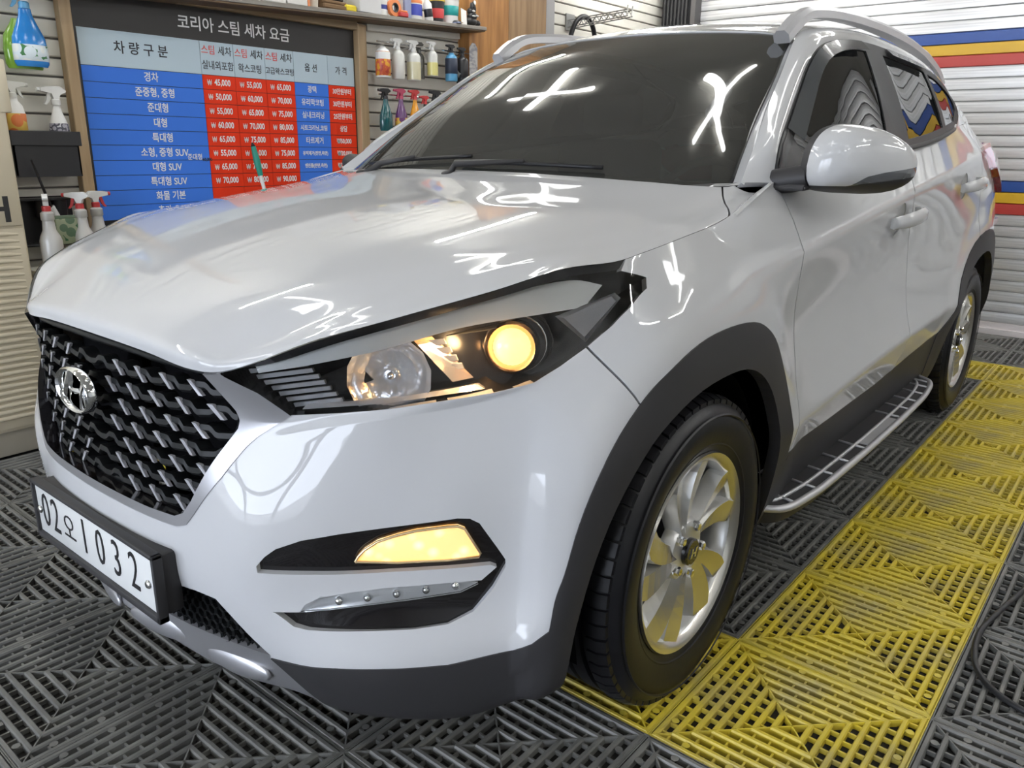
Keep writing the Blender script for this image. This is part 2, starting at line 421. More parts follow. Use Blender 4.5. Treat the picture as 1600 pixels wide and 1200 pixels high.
# outlines on the body (half-width / height in front view, length / height in side view)
HEADLIGHT = [(.385,.835),(.405,.815),(.445,.788),(.482,.748),(.55,.756),(.619,.766),(.737,.789),(.778,.802),(.80,.826),(.82,.854),(.836,.885),(.845,.915),(.845,.94),(.836,.958),(.818,.974),(.800,1.06),(.385,1.06)]
GRILLE_IN = [(0,.541),(.10,.541),(.20,.540),(.275,.541),(.298,.552),(.32,.58),(.362,.652),(.403,.720),(.406,.735),(.403,.752),(.386,.786),(.372,.812),(.34,.86),(0,.86)]
GRILLE_OUT = [(0,.522),(.10,.522),(.20,.521),(.278,.521),(.303,.530),(.325,.556),(.385,.635),(.418,.69),(.432,.707),(.455,.727),(.482,.748),(.445,.788),(.405,.815),(.385,.86),(0,.86)]
FOG = [(.457,.488),(.472,.508),(.489,.524),(.524,.541),(.57,.552),(.625,.561),(.713,.575),(.727,.573),(.738,.563),(.768,.490),(.768,.476),(.753,.434),(.734,.395),(.708,.377),(.67,.372),(.631,.371),(.522,.366),(.50,.37),(.473,.394),(.457,.40)]
BLADE = [(.40,.474),(.456,.475),(.591,.475),(.70,.479),(.750,.481),(.757,.476),(.739,.452),(.728,.452),(.621,.446),(.54,.431),(.52,.408),(.51,.399),(.46,.395),(.40,.395)]
MESHG = [(0,.392),(.236,.392),(.30,.395),(.349,.392),(.374,.362),(.400,.325),(.432,.285),(.40,.283),(.30,.281),(.15,.279),(0,.278)]
LIPLINE = [(.432,.278),(.456,.281),(.515,.291),(.57,.299),(.641,.305),(.719,.306),(.793,.322),(.825,.342),(.849,.369)]
SKIDEND = [(.432,.278),(.47,.235),(.50,.20),(.53,.15)]
SKIDTOP = [(0,.278),(.15,.279),(.30,.281),(.40,.283),(.432,.278)]
CL_OUT = [(.438,.345),(.442,.367),(.452,.42),(.466,.474),(.488,.564),(.530,.655),(.570,.707),(.624,.753),(.673,.784),(.778,.824),(.913,.840),(1.06,.833),(1.13,.812),(1.201,.772),(1.262,.71),(1.314,.64),(1.348,.566),(1.366,.50),(1.374,.439)]
CL_IN = [(.478,.10),(.482,.278),(.492,.36),(.513,.458),(.548,.548),(.607,.629),(.679,.690),(.781,.730),(.906,.744),(1.03,.737),(1.12,.706),(1.197,.652),(1.262,.572),(1.30,.48),(1.315,.40),(1.322,.307),(1.33,.10)]
CL_OUT = [tuple(q) for q in cr([(u, 0, v) for u, v in CL_OUT], 4)[:, [0, 2]]]; CL_IN = [tuple(q) for q in cr([(u, 0, v) for u, v in CL_IN], 3)[:, [0, 2]]]
SILL = [(1.374,.439),(1.774,.434),(2.202,.437),(2.6,.461),(3.009,.478)]
def arch(cx, r, t0, t1, n=14, sz=1.): return [(cx - r * math.cos(t0 + (t1 - t0) * i / n), .347 + r * sz * math.sin(t0 + (t1 - t0) * i / n)) for i in range(n + 1)]
RC_OUT = [(3.009,.478)] + arch(3.58, .512, R(24), R(176), 18) + [(4.5,.40)]
RC_IN = [(3.16,.10)] + arch(3.58, .415, R(2), R(178), 18) + [(4.0,.10)]
GAP_BUMPER = [(.567,.854),(.580,.83),(.592,.808),(.624,.753)]
GAP_DOOR = [(1.40,1.13),(1.425,1.09),(1.412,1.02),(1.385,.952),(1.396,.90),(1.407,.86),(1.425,.76),(1.432,.677),(1.420,.56),(1.395,.45),(1.392,.42)]
GAP_B = [(2.50,1.21),(2.40,1.13),(2.300,1.061),(2.375,.976),(2.44,.865),(2.452,.80),(2.435,.669),(2.425,.55),(2.42,.43)]
GAP_C = [(3.70,1.31),(3.56,1.22),(3.505,1.16),(3.45,1.023),(3.435,.89),(3.435,.83)]
GAP_Q = [(4.02,.52),(3.99,.60),(3.98,.80),(4.02,.98),(4.06,1.02)]
TAIL = [(3.64,1.165),(3.85,1.215),(4.6,1.22),(4.6,1.0),(4.02,1.0),(3.82,1.075)]

lower = grid_bm(lower_surface(8))
front = lambda p: p.x < 1.0
side = lambda p: -p.y > .62 and .40 < p.x < 4.6
for poly, closed in ((HEADLIGHT, 1), (GRILLE_IN[:-1], 0), (GRILLE_OUT[:-1], 0), (FOG, 1), (BLADE[1:-1], 0), (MESHG, 0), (LIPLINE, 0), (SKIDEND, 0)):
    cut(lower, poly, 'yz', front, closed)
for poly in (CL_OUT, CL_IN, SILL, RC_OUT, RC_IN, GAP_Q): cut(lower, poly, 'xz', side)
cut(lower, TAIL, 'xz', lambda p: p.x > 3.7, True)
GAPS = []
for g, filt in ((GAP_BUMPER, side), (GAP_DOOR, side), (GAP_B, side), (GAP_C, side)):
    l1, l2 = offset_line(g, .0022), offset_line(g, -.0022)
    cut(lower, l1, 'xz', filt); cut(lower, l2, 'xz', filt); GAPS.append(l1 + l2[::-1])
SCOOPS = [(2.205, .978, .060, .052), (3.125, 1.056, .060, .050)]
for sx_, sz_, ru, rv in SCOOPS:
    cut(lower, [(sx_ + ru * math.cos(2 * math.pi * i / 24), sz_ + rv * math.sin(2 * math.pi * i / 24)) for i in range(24)], 'xz', side, True)
def left_of(line, x, z):
    """is the point ahead of a top-to-bottom line"""
    zs = [q[1] for q in line]; xs = [q[0] for q in line]
    return x < np.interp(z, zs[::-1], xs[::-1])
ringf = CL_OUT + [(1.374,.10),(.438,.10)]; openf = CL_IN
ringr = RC_OUT + [(4.5,.1),(3.009,.1)]; openr = RC_IN
def classify(f):
    c = f.calc_center_median(); x, a, z = c.x, -c.y, c.z
    if x < 1.0:
        if inpoly(a, z, HEADLIGHT): return 'headlight'
        if inpoly(a, z, GRILLE_IN): return None
        if inpoly(a, z, GRILLE_OUT): return 'surround'
        if a < .80 and inpoly(a, z, FOG): return 'bumper' if inpoly(a, z, BLADE) else 'fog'
        if inpoly(a, z, MESHG): return None
    if a > .62 and .40 < x < 4.6:
        for g in GAPS:
            if inpoly(x, z, g): return None
        for k, (sx_, sz_, ru, rv) in enumerate(SCOOPS):
            if ((x - sx_) / ru) ** 2 + ((z - sz_) / rv) ** 2 < 1: return 'scoop%d' % k
        if inpoly(x, z, openf) or inpoly(x, z, openr): return None
    if x < .6 and a < .86 and z < .40:
        lz = np.interp(a, [q[0] for q in LIPLINE], [q[1] for q in LIPLINE])
        if a < .432 and z < .29: return 'skid'
        if a >= .432 and z < lz:
            se = np.interp(a, [q[0] for q in SKIDEND], [q[1] for q in SKIDEND])
            return 'skid' if (z < se and a < .53) else 'lip'
    if a > .62 and .40 < x < 4.6:
        if inpoly(x, z, ringf): return 'lip'
        if inpoly(x, z, ringr): return 'rear_cladding'
        if 1.3 < x < 3.1 and z < np.interp(x, [q[0] for q in SILL], [q[1] for q in SILL]): return 'sill'
    if x > 3.7 and inpoly(x, z, TAIL) and a > .35: return 'tail'
    if x < .63 and left_of(GAP_BUMPER, x, z) and z < .86: return 'bumper'
    if x < .55 : return 'bumper'
    if left_of(GAP_DOOR, x, z): return 'fender'
    if left_of(GAP_B, x, z): return 'front_door'
    if x < 3.6 and left_of(GAP_C, x, z): return 'rear_door'
    if x > 4.0 and z < .50: return 'rear_bumper'
    return 'quarter'
groups = {}
for f in lower.faces:
    k = classify(f)
    if k: groups.setdefault(k, []).append(f)

bumper = panel('front_bumper', lower, groups['bumper'], PAINT, car, sym=True, thick=.02)
panel('grille_surround', lower, groups['surround'], SILVER, car, sym=True, thick=.03, offset=-.002, flange_mat=GLOSSBLK)
skid = panel('skid_plate', lower, groups['skid'], SILVER, car, sym=True, thick=.02)
both('wheel_arch_cladding', lower, groups['lip'], PLASTIC, (car, car), thick=.03, offset=-.003)
both('sill_cladding', lower, groups['sill'], PLASTIC, (car, car), thick=.02)
both('rear_arch_cladding', lower, groups['rear_cladding'], PLASTIC, (car, car), thick=.03, offset=-.003)
fenders = both('fender', lower, groups['fender'], PAINT, (car, car))
fdoors = both('front_door', lower, groups['front_door'], PAINT, (car, car))
rdoors = both('rear_door', lower, groups['rear_door'], PAINT, (car, car))
for k, (sx_, sz_, ru, rv) in enumerate(SCOOPS):
    both('handle_scoop', lower, groups['scoop%d' % k], PAINT, fdoors if k == 0 else rdoors, thick=0, offset=lambda c, sx_=sx_, sz_=sz_, ru=ru, rv=rv: .003 + .020 * max(0, 1 - ((c.x - sx_) / ru) ** 2 - ((c.z - sz_) / rv) ** 2))
panel('rear_quarter', lower, groups['quarter'], PAINT, car, sym=True)
if 'rear_bumper' in groups: panel('rear_bumper', lower, groups['rear_bumper'], PLASTIC, car, sym=True)
TAILRED = principled('tail_lamp_red', (.35, .012, .02), .1, 0, .6, 1)
both('tail_lamp', lower, groups['tail'], TAILRED, (car, car), thick=.05, offset=-.028)
# reflector low on the rear corner
for s in (-1, 1):
    bm = bevel_box(4.06, 4.16, -.012, .012, .84, .875, .003); o = bm_obj('rear_reflector', bm, TAILRED, car); o.location = (0, s * .855, 0)

# bonnet; its edge stands 6 mm off the lamp and the wing
HG = hood_surface(6)
hood = grid_bm(HG)
GAP_HOOD = [(1.02,.845),(1.085,.823),(1.115,.809),(1.14,.798),(1.165,.783),(1.195,.76),(1.235,.735),(1.30,.70)]
l1, l2 = offset_line(GAP_HOOD, .0022), offset_line(GAP_HOOD, -.0022)
hf = lambda p: p.x > .95 and -p.y > .6
cut(hood, l1, 'xy', hf); cut(hood, l2, 'xy', hf)
hp = [(p[0], p[1]) for p in l1 + l2[::-1]]
g1, g2 = [], []
for f in hood.faces:
    c = f.calc_center_median(); x, a = c.x, -c.y
    if x > 1.0 and inpoly(x, a, hp): continue
    ga = np.interp(x, [q[0] for q in GAP_HOOD], [q[1] for q in GAP_HOOD])
    (g2 if (x > 1.03 and a > ga) else g1).append(f)
panel('hood', hood, g1, PAINT, car, sym=True, thick=.016, flange_mat=RUBBER)  # folded edges black: the gap's shade put into colour, along with its seal
both('cowl_corner', hood, g2, PAINT, (car, car), thick=.01)

# ---------------------------------------------------------------- cabin: pillars, roof, glass
K1 = KO + [tuple(q) for q in K1[6:]]; k1 = cr(K1, 8); k2 = cr(K2, 8)
kw = cr(KW, 8); ko = cr(KO, 8)
def strip(A, B, n, bulge):
    rows = []
    for i in range(n + 1):
        t = i / n; P = A * (1 - t) + B * t; b = bulge * 4 * t * (1 - t) * np.clip(np.arange(len(P)) / 10., 0, 1)
        P = P + np.stack([np.zeros(len(P)), b, b * .6], 1); rows.append(P)
    return np.array(rows)
fw = grid_bm(strip(kw, ko, 4, .006)); both('pillar_facet', fw, fw.faces[:], PAINT, (car, car), thick=.01)
sf = grid_bm(strip(k1, k2, 6, .012))
both('roof_pillar', sf, sf.faces[:], PAINT, (car, car), thick=.02)
# quarter panel above the belt line
belt_r = cr([c[7] for c in LB[15:20]], 6); up_r = cr([K2[11], K2[12], K2[13]][::-1] + [(3.75,.69,1.36),(3.95,.655,1.37),(4.10,.62,1.355),(4.18,.61,1.335)], 6)
qa = cr([K2[13],(3.56,.712,1.335),(3.80,.67,1.38),(4.0,.63,1.40),(4.18,.62,1.32)], 6); qb = cr([(3.28,.768,1.26),(3.6,.737,1.302),(3.85,.712,1.315),(4.0,.692,1.321),(4.18,.622,1.321)], 6)
qf = grid_bm(strip(qa, qb, 4, .004)); both('quarter_pillar', qf, qf.faces[:], PAINT, (car, car), thick=.01)
q2a = cr(K1[8:], 6); q2b = cr([K2[9],(3.60,.665,1.43),(3.72,.665,1.40),(3.9,.645,1.385),(4.08,.62,1.36),(4.18,.62,1.32)], 6)
qf2 = grid_bm(strip(q2a, q2b, 4, .012)); both('rear_pillar', qf2, qf2.faces[:], PAINT, (car, car), thick=.01)
# roof
wt = cr(WTOP, 6, pre=(1.912, -.2, 1.543))
roof_c = cr([(1.905,0,1.545),(2.1,0,1.592),(2.5,0,1.643),(3.0,0,1.655),(3.5,0,1.64),(3.9,0,1.585),(4.15,0,1.53)], 6)
roof_e = cr([(2.02,.555,1.518),(2.2,.562,1.562),(2.5,.567,1.585),(2.9,.57,1.588),(3.3,.57,1.565),(3.7,.57,1.505),(4.0,.59,1.42)], 6)
rows = []
for i in range(len(roof_c)):
    line = []
    for j in range(len(wt)):
        t = wt[j][1] / .553; p = roof_c[i] * (1 - t) + roof_e[i] * t
        z = roof_c[i][2] - (roof_c[i][2] - roof_e[i][2]) * t ** 2.2
        k = max(0, 1 - i / 10.); x = roof_c[i][0] + (roof_e[i][0] - roof_c[i][0]) * t
        x = x * (1 - k) + (roof_c[i][0] + wt[j][0] - wt[0][0]) * k; z = z * (1 - k) + (z if i else wt[j][2]) * k
        line.append((x, p[1], z))
    rows.append(line)
rf = grid_bm(np.array(rows)); panel('roof', rf, rf.faces[:], PAINT, car, sym=True, thick=.01)
# tailgate glass and upper tailgate
tg = np.array([cr([(4.15,0,1.53),(4.12,.3,1.50),(4.0,.59,1.42)], 6), cr([(4.22,0,1.44),(4.19,.32,1.42),(4.10,.60,1.37)], 6), cr([(4.28,0,1.335),(4.26,.40,1.33),(4.18,.62,1.32)], 6)])
tf = grid_bm(tg); panel('rear_window', tf, tf.faces[:], TINT, car, sym=True, thick=.006)
# windscreen
cow = cr(WBASE, 3, pre=(1.135, -.12, 1.119)); cow = np.array([[np.interp(w_, np.linspace(0, 1, len(cow)), cow[:, k_]) for k_ in range(3)] for w_ in np.linspace(0, 1, 25)])
rows = []
for i in range(15):
    t = i / 14; line = []
    for j in range(25):
        a = cow[j]; w = a[1] / .700
        b = np.array([np.interp(w * .553, wt[:, 1], wt[:, k]) for k in range(3)]); b[1] = w * .553
        p = a * (1 - t) + b * t
        e_ = kw[int(round(t * (len(kw) - 1)))]; l_ = cow[-1] * (1 - t) + wt[-1] * t; p = p + (np.array([np.interp(t, np.linspace(0, 1, len(kw)), kw[:, k_]) for k_ in range(3)]) - l_) * w ** 3
        bul = .020 * 4 * t * (1 - t) * (1 - .5 * w * w) + .034 * (1 - w ** 3.5) * min(1, 3 * t) * min(1, 3 * (1 - t)); p = p + np.array([-.5, 0, .86]) * bul - np.array([0, 0, .004])
        line.append(p)
    rows.append(line)
wf = grid_bm(np.array(rows)); panel('windscreen', wf, wf.faces[:], WSHIELD, car, sym=True, thick=.006)
# black cowl tray below the glass
bm = bmesh.new()
cl = [(x + .0, a, z) for x, a, z in COWL[:-3]]
for s in (1, -1):
    vs = [[bm.verts.new((x - .035, s * a * 1.0, z - .012)), bm.verts.new((x + .05, s * a * .97, z + .006)), bm.verts.new((x + .10, s * a * .95, z - .05))] for x, a, z in cl]
    for p, q in zip(vs, vs[1:]):
        for k in range(2): bm.faces.new((p[k], p[k + 1], q[k + 1], q[k]))
bmesh.ops.remove_doubles(bm, verts=bm.verts[:], dist=1e-4)
bm_obj('cowl_tray', bm, PLASTIC, car, smooth=True)
# painted foot of the pillar between bonnet corner, wing and door
for s in (-1, 1):
    bm = bmesh.new(); hs = [(1.262,.685,1.0975),(1.285,.712,1.0985),(1.31,.729,1.101),(1.403,.785,1.108)]; ps = [(1.32,.672,1.103),(1.36,.698,1.104),(1.34,.74,1.112),(1.402,.781,1.112)]
    A = [bm.verts.new((x, s * a, z)) for x, a, z in hs]; B = [bm.verts.new((x, s * a, z)) for x, a, z in ps]
    for i in range(3): bm.faces.new((A[i], A[i + 1], B[i + 1], B[i]))
    bm_obj('pillar_foot', bm, PAINT, car, smooth=True, angle=40)
# windscreen seal strips down the pillars
for s in (-1, 1):
    bm = bmesh.new(); add_tube(bm, [(x - .004, s * (a - .002), z - .004) for x, a, z in kw[::2]], .006, 6); bm_obj('windscreen_seal', bm, RUBBER, car, smooth=True)

# side windows: black frame strip following the window outline, then glass split by the pillars
belt = cr([(1.402,.783,1.107),(1.9,.797,1.142),(2.35,.802,1.179),(2.9,.792,1.224),(3.25,.768,1.262),(3.50,.737,1.287)], 10)
win_top = k2
def side_point(x, z):
    """half-width of the glass plane at length x and height z"""
    zb = np.interp(x, belt[:, 0], belt[:, 2]); ab = np.interp(x, belt[:, 0], belt[:, 1])
    xs = win_top[:89, 0]; zt = np.interp(x, xs, win_top[:89, 2]); at_ = np.interp(x, xs, win_top[:89, 1])
    t = (z - zb) / max(zt - zb, .02) if zt - zb > .02 else 0
    return ab + (at_ - ab) * min(max(t, 0), 1.1) + .012 * 4 * max(0, min(1, t)) * (1 - max(0, min(1, t)))
loop_top = [tuple(q) for q in win_top[::2]]; loop_bot = [tuple(q) for q in belt[::-1][2:-2:3]]
loop2 = [(q[0], q[2]) for q in loop_top + loop_bot]          # closed outline in side view
def glass_poly(pts, dens=.05):
    out = []
    for (x0, z0), (x1, z1) in zip(pts, pts[1:] + pts[:1]):
        n = max(1, int(math.hypot(x1 - x0, z1 - z0) / dens))
        for i in range(n): out.append((x0 + (x1 - x0) * i / n, z0 + (z1 - z0) * i / n))
    return out
def side_patch(name, pts, mat, parent, off, thick=.004):
    """flat-ish pane or frame piece lying in the side-glass plane"""
    bm = bmesh.new(); pts = glass_poly(pts)
    vs = [bm.verts.new((x, -(side_point(x, z) + off), z)) for x, z in pts]
    f = bm.faces.new(vs); r = bmesh.ops.triangulate(bm, faces=[f])
    e = bmesh.ops.extrude_face_region(bm, geom=bm.faces[:])
    for v in [q for q in e['geom'] if isinstance(q, bmesh.types.BMVert)]: v.co.y += thick
    return bm_obj(name, bm, mat, parent, smooth=True, angle=40)
def inset_loop(pts, d):
    a = 0
    for (x0, z0), (x1, z1) in zip(pts, pts[1:] + pts[:1]): a += x0 * z1 - x1 * z0
    s = 1 if a > 0 else -1; n = len(pts); out = []
    for i in range(n):
        p, q, r_ = Vector(pts[i - 1]), Vector(pts[i]), Vector(pts[(i + 1) % n]); t = ((q - p).normalized() + (r_ - q).normalized())
        t = t.normalized() if t.length > 1e-6 else (q - p).normalized()
        out.append((q.x - t.y * d * s, q.y + t.x * d * s))
    return out
FRAMEB = principled('window_frame_black', (.022, .023, .025), .45, 0, .3)
def frame_loop(outer, inner, name, mat, parent, off=.004, depth=.016):
    bm = bmesh.new(); n = len(outer)
    a = [bm.verts.new((x, -(side_point(x, z) + off), z)) for x, z in outer]; b = [bm.verts.new((x, -(side_point(x, z) + off - .004), z)) for x, z in inner]
    c = [bm.verts.new((v.co.x, v.co.y + depth, v.co.z)) for v in b]; d_ = [bm.verts.new((v.co.x, v.co.y + depth, v.co.z)) for v in a]
    for i in range(n):
        j = (i + 1) % n
        for p, q in ((a, b), (b, c), (d_, a)): bm.faces.new((p[i], p[j], q[j], q[i]))
    return bm_obj(name, bm, mat, parent, smooth=True, angle=35)
inner_loop = inset_loop(loop2, .030)
wfr = frame_loop(loop2, inner_loop, 'window_frame', FRAMEB, car); twin(wfr)
def clip(poly, fn):
    """keep the part of a polygon where fn >= 0 (fn linear)"""
    out = []
    for p, q in zip(poly, poly[1:] + poly[:1]):
        fp, fq = fn(p), fn(q)
        if fp >= 0: out.append(p)
        if (fp >= 0) != (fq >= 0):
            t = fp / (fp - fq); out.append((p[0] + (q[0] - p[0]) * t, p[1] + (q[1] - p[1]) * t))
    return out
# window panes between the pillars
line = lambda p, q: (lambda w: (q[0] - p[0]) * (w[1] - p[1]) - (q[1] - p[1]) * (w[0] - p[0]))
Bf = ((2.29, 1.14), (2.425, 1.53)); Br = ((2.55, 1.18), (2.61, 1.53)); Cf = ((3.125, 1.23), (3.17, 1.52)); Cr = ((3.20, 1.24), (3.215, 1.52))
in2 = [tuple(q) for q in inner_loop]
neg = lambda f: (lambda w: -f(w))
pf = clip(in2, line(*Bf)); pm = clip(clip(in2, neg(line(*Br))), line(*Cf)); pr = clip(in2, neg(line(*Cr)))
pb = clip(clip(in2, neg(line(*Bf))), line(*Br)); pc = clip(clip(in2, neg(line(*Cf))), line(*Cr))
for pts, nm, mat, off in ((pf, 'front_side_window', TINT, -.004), (pm, 'rear_side_window', TINT, -.004), (pr, 'quarter_window', TINT, -.004), (pb, 'door_pillar', FRAMEB, .001), (pc, 'rear_door_pillar', FRAMEB, .001)):
    if len(pts) > 2: twin(side_patch(nm, pts, mat, car, off))
# chrome-grey weather strip along the belt line
bm = bmesh.new(); add_tube(bm, [(x, -(a + .008), z + .004) for x, a, z in belt[3:-3:3]], .008, 6); o = bm_obj('belt_moulding', bm, FRAMEB, car, smooth=True); twin(o)
# wind deflectors over the windows
VIS = principled('visor_smoke', (.11, .12, .13), .22, 0, .6, .6)
def visor(pts, name):
    outer = pts; inner = [(q[0] + n[0], q[1] + n[1]) for q, n in zip(pts, VN)]
    bm = bmesh.new(); a = [bm.verts.new((x, -(side_point(x, z) + .010), z)) for x, z in outer]; b = [bm.verts.new((x, -(side_point(x, z) + .022), z)) for x, z in inner]
    for i in range(len(a) - 1): bm.faces.new((a[i], a[i + 1], b[i + 1], b[i]))
    bmesh.ops.solidify(bm, geom=bm.faces[:], thickness=.003)
    return bm_obj(name, bm, VIS, car, smooth=True, angle=40)
vp = [(q[0], q[2]) for q in k2[14:58:3]]; vp = [q for q in vp if q[0] < 2.46]
VN = [(.028 * max(.2, 1 - i / 9), -.030) for i in range(len(vp))]
twin(visor(vp, 'window_visor'))
vp = [(q[0], q[2]) for q in k2[54:82:2] if 2.60 < q[0] < 3.2]
VN = [(.0, -.026)] * len(vp)
twin(visor(vp, 'window_visor'))
# dark cabin: seats, dashboard, steering wheel seen faintly through the tint
CLOTH = principled('seat_cloth', (.05, .05, .05), .8)
for y in (-.37, .37):
    bm = bevel_box(1.95, 2.45, y - .25, y + .25, .55, .75, .06, 3); seat = bm_obj('seat', bm, CLOTH, car, smooth=True)
    bm = bevel_box(2.38, 2.52, y - .24, y + .24, .70, 1.22, .05, 3); bm_obj('backrest', bm, CLOTH, seat, smooth=True)
    bm = bevel_box(2.42, 2.52, y - .13, y + .13, 1.24, 1.40, .03, 3); bm_obj('headrest', bm, CLOTH, seat, smooth=True)
bm = bevel_box(1.32, 1.75, -.66, .66, .75, 1.02, .06, 3); bm_obj('dashboard', bm, DARK, car, smooth=True)
bm = bmesh.new(); n = 24; add_tube(bm, [(1.86 + .06 * math.cos(t), -.37 + .18 * math.sin(t), .98 + .17 * math.cos(t)) for t in [2 * math.pi * i / n for i in range(n + 1)]], .014, 8, cap=False)
bm_obj('steering_wheel', bm, DARK, car, smooth=True)
bm = bmesh.new(); add_box(bm, .70, 4.2, -.74, .74, .26, .56); bm_obj('floor_pan', bm, DARK, car)

# ---------------------------------------------------------------- lamps
def lathe_dir(prof, o, d, n=20, flip=False):
    """lathe about an axis d from o; profile (radius, distance along d)"""
    d = Vector(d).normalized(); u = d.orthogonal().normalized(); w = d.cross(u); bm = bmesh.new(); rings = []
    o = Vector(o)
    for r, h in prof:
        if r < 1e-6: rings.append([bm.verts.new(o + d * h)])
        else: rings.append([bm.verts.new(o + d * h + (u * math.cos(2 * math.pi * i / n) + w * math.sin(2 * math.pi * i / n)) * r) for i in range(n)])
    for a, b in zip(rings, rings[1:]):
        for i in range(n):
            j = (i + 1) % n
            if len(a) == 1: bm.faces.new((a[0], b[i], b[j]))
            elif len(b) == 1: bm.faces.new((a[i], a[j], b[0]))
            else: bm.faces.new((a[i], a[j], b[j], b[i]))
    return bm
def ribbon(top, bot, depth, inward):
    """solid strip between two matched 3-D lines"""
    bm = bmesh.new(); inw = Vector(inward)
    t = [bm.verts.new(p) for p in top]; b = [bm.verts.new(p) for p in bot]
    t2 = [bm.verts.new(Vector(p) + inw * depth) for p in top]; b2 = [bm.verts.new(Vector(p) + inw * depth) for p in bot]
    n = len(t)
    for i in range(n - 1):
        for q in ((t[i], t[i + 1], b[i + 1], b[i]), (t2[i + 1], t2[i], b2[i], b2[i + 1]), (t[i + 1], t[i], t2[i], t2[i + 1]), (b[i], b[i + 1], b2[i + 1], b2[i])): bm.faces.new(q)
    bm.faces.new((t[0], b[0], b2[0], t2[0])); bm.faces.new((b[-1], t[-1], t2[-1], b2[-1]))
    return bm
DRLW = principled('lamp_white_guide', (.93, .94, .92), .25, 0, .5, 1.0)
REFL = principled('lamp_reflector', (.86, .87, .89), .12, .6, bump=(40, .3, .004))
HOUS = principled('lamp_housing', (.012, .011, .011), .22, 0, .5)
GREYREF = principled('side_reflector_grey', (.72, .72, .76), .35, 0, .6, .3, bump=(700, .5, .001))
BULB = principled('projector_glow', (.9, .55, .25), .25, 0, .5, .3, (1.0, .58, .22), 1.6)
GLOW_CHROME = principled('glow_tinted_chrome', (.78, .55, .36), .14, 1.0)  # chrome with the projector's warm glow put into its colour
for side_i, par in ((0, 1), (1, -1)):
    hl = bpy.data.objects.new('headlight', None); link(hl, car); hl['label'] = 'lit headlight with glowing amber projector' if par == 1 else 'headlight on the far side of the nose'
    Lb = lower
    mk = lambda nm, fs, mat, **k: panel(nm, Lb, fs, mat, hl, mirror=(par == -1), **k)
    mk('lens', groups['headlight'], LENS, thick=0)
    mk('lamp_housing', groups['headlight'], HOUS, thick=.0, offset=.085)
    mk('lamp_rim', groups['headlight'], HOUS, thick=.085, offset=.001)  if False else None
    # side walls of the lamp box
    o = mk('lamp_box', groups['headlight'], HOUS, thick=.085, offset=.0015)
    bm = bmesh.new(); bm.from_mesh(o.data); bmesh.ops.delete(bm, geom=[f for f in bm.faces if f.material_index == 0], context='FACES'); bm.to_mesh(o.data); bm.free()
    def ab(bm_, nm, mat, smooth=True, **k):
        if par == -1:
            for v in bm_.verts: v.co.y *= -1
        return bm_obj(nm, bm_, mat, hl, smooth=smooth, **k)
    inw = Vector((.747, .620, -.15)).normalized()
    # dark trim along the upper edge, then the white light guide
    top = [(.161,-.437,.832),(.254,-.563,.879),(.389,-.661,.919),(.519,-.734,.953),(.594,-.774,.961),(.640,-.800,.950)]
    bot = [(.168,-.442,.820),(.228,-.527,.841),(.301,-.601,.863),(.404,-.676,.893),(.53,-.754,.909),(.60,-.788,.915)]
    T = cr(top, 6); B = cr(bot, 6)
    B = B - np.array(inw) * .016 * np.interp(np.linspace(0, 1, len(B)), [0, .15, 1], [.2, 1, 1])[:, None] * .7; T = T + np.array(inw) * .012
    ab(ribbon([tuple(q) for q in T], [tuple(q) for q in B], .016, inw), 'light_guide', DRLW, angle=30)
    # projector lamp
    pc_ = Vector((.490, -.716, .851)); dv = Vector((-.80, -.585, .10))
    ab(lathe_dir([(.0, .022), (.013, .020), (.024, .014), (.031, .004), (.033, 0)], pc_, dv, 24), 'projector_lens', BULB)
    ab(lathe_dir([(.033, .0), (.0345, .010), (.041, .016), (.046, .008), (.046, -.05)], pc_, dv, 28), 'projector_ring', GLOW_CHROME, angle=30)
    for k in range(3):
        ab(lathe_dir([(.047 + .002 * k, -.014 - .014 * k), (.0495 + .002 * k, -.012 - .014 * k), (.0495 + .002 * k, -.020 - .014 * k)], pc_ + Vector((.01, -.004, 0)) * k, dv, 24), 'cooling_ring', CHROME if k == 1 else HOUS)
    # side reflector triangle and its pale frame
    tri = [(.539,-.771,.905),(.652,-.817,.937),(.662,-.824,.927),(.577,-.810,.859)]; tin = [(.551,-.780,.902),(.642,-.8165,.932),(.650,-.8225,.923),(.577,-.8075,.868)]
    ab(ribbon([tri[0], tri[1], tri[2]], [tri[0], tri[3], tri[3]], .008, inw), 'reflector_frame', SATIN, smooth=False) if False else None
    bm = bmesh.new(); a_ = [bm.verts.new(Vector(q)) for q in tri]; b_ = [bm.verts.new(Vector(q) - inw * .003) for q in tin]
    for i in range(4): bm.faces.new((a_[i], a_[(i + 1) % 4], b_[(i + 1) % 4], b_[i]))
    bmesh.ops.solidify(bm, geom=bm.faces[:], thickness=.003); ab(bm, 'reflector_frame', SATIN, smooth=False)
    bm = bmesh.new(); bm.faces.new([bm.verts.new(Vector(q) - inw * .001) for q in tin]); bmesh.ops.solidify(bm, geom=bm.faces[:], thickness=.004); ab(bm, 'side_reflector', GREYREF, smooth=False)
    # high-beam bowl with a fluted wall
    bo = Vector((.335, -.578, .806)); dv2 = Vector((-.75, -.62, .12))
    ab(lathe_dir([(.0, -.014), (.020, -.012), (.022, -.006), (.044, .002), (.046, .008), (.062, .014), (.072, .026)], bo, dv2, 14), 'high_beam_reflector', REFL)
    ab(lathe_dir([(.0, .012), (.006, .010), (.008, .002), (.008, -.014)], bo, dv2, 12), 'high_beam_bulb', CHROME)
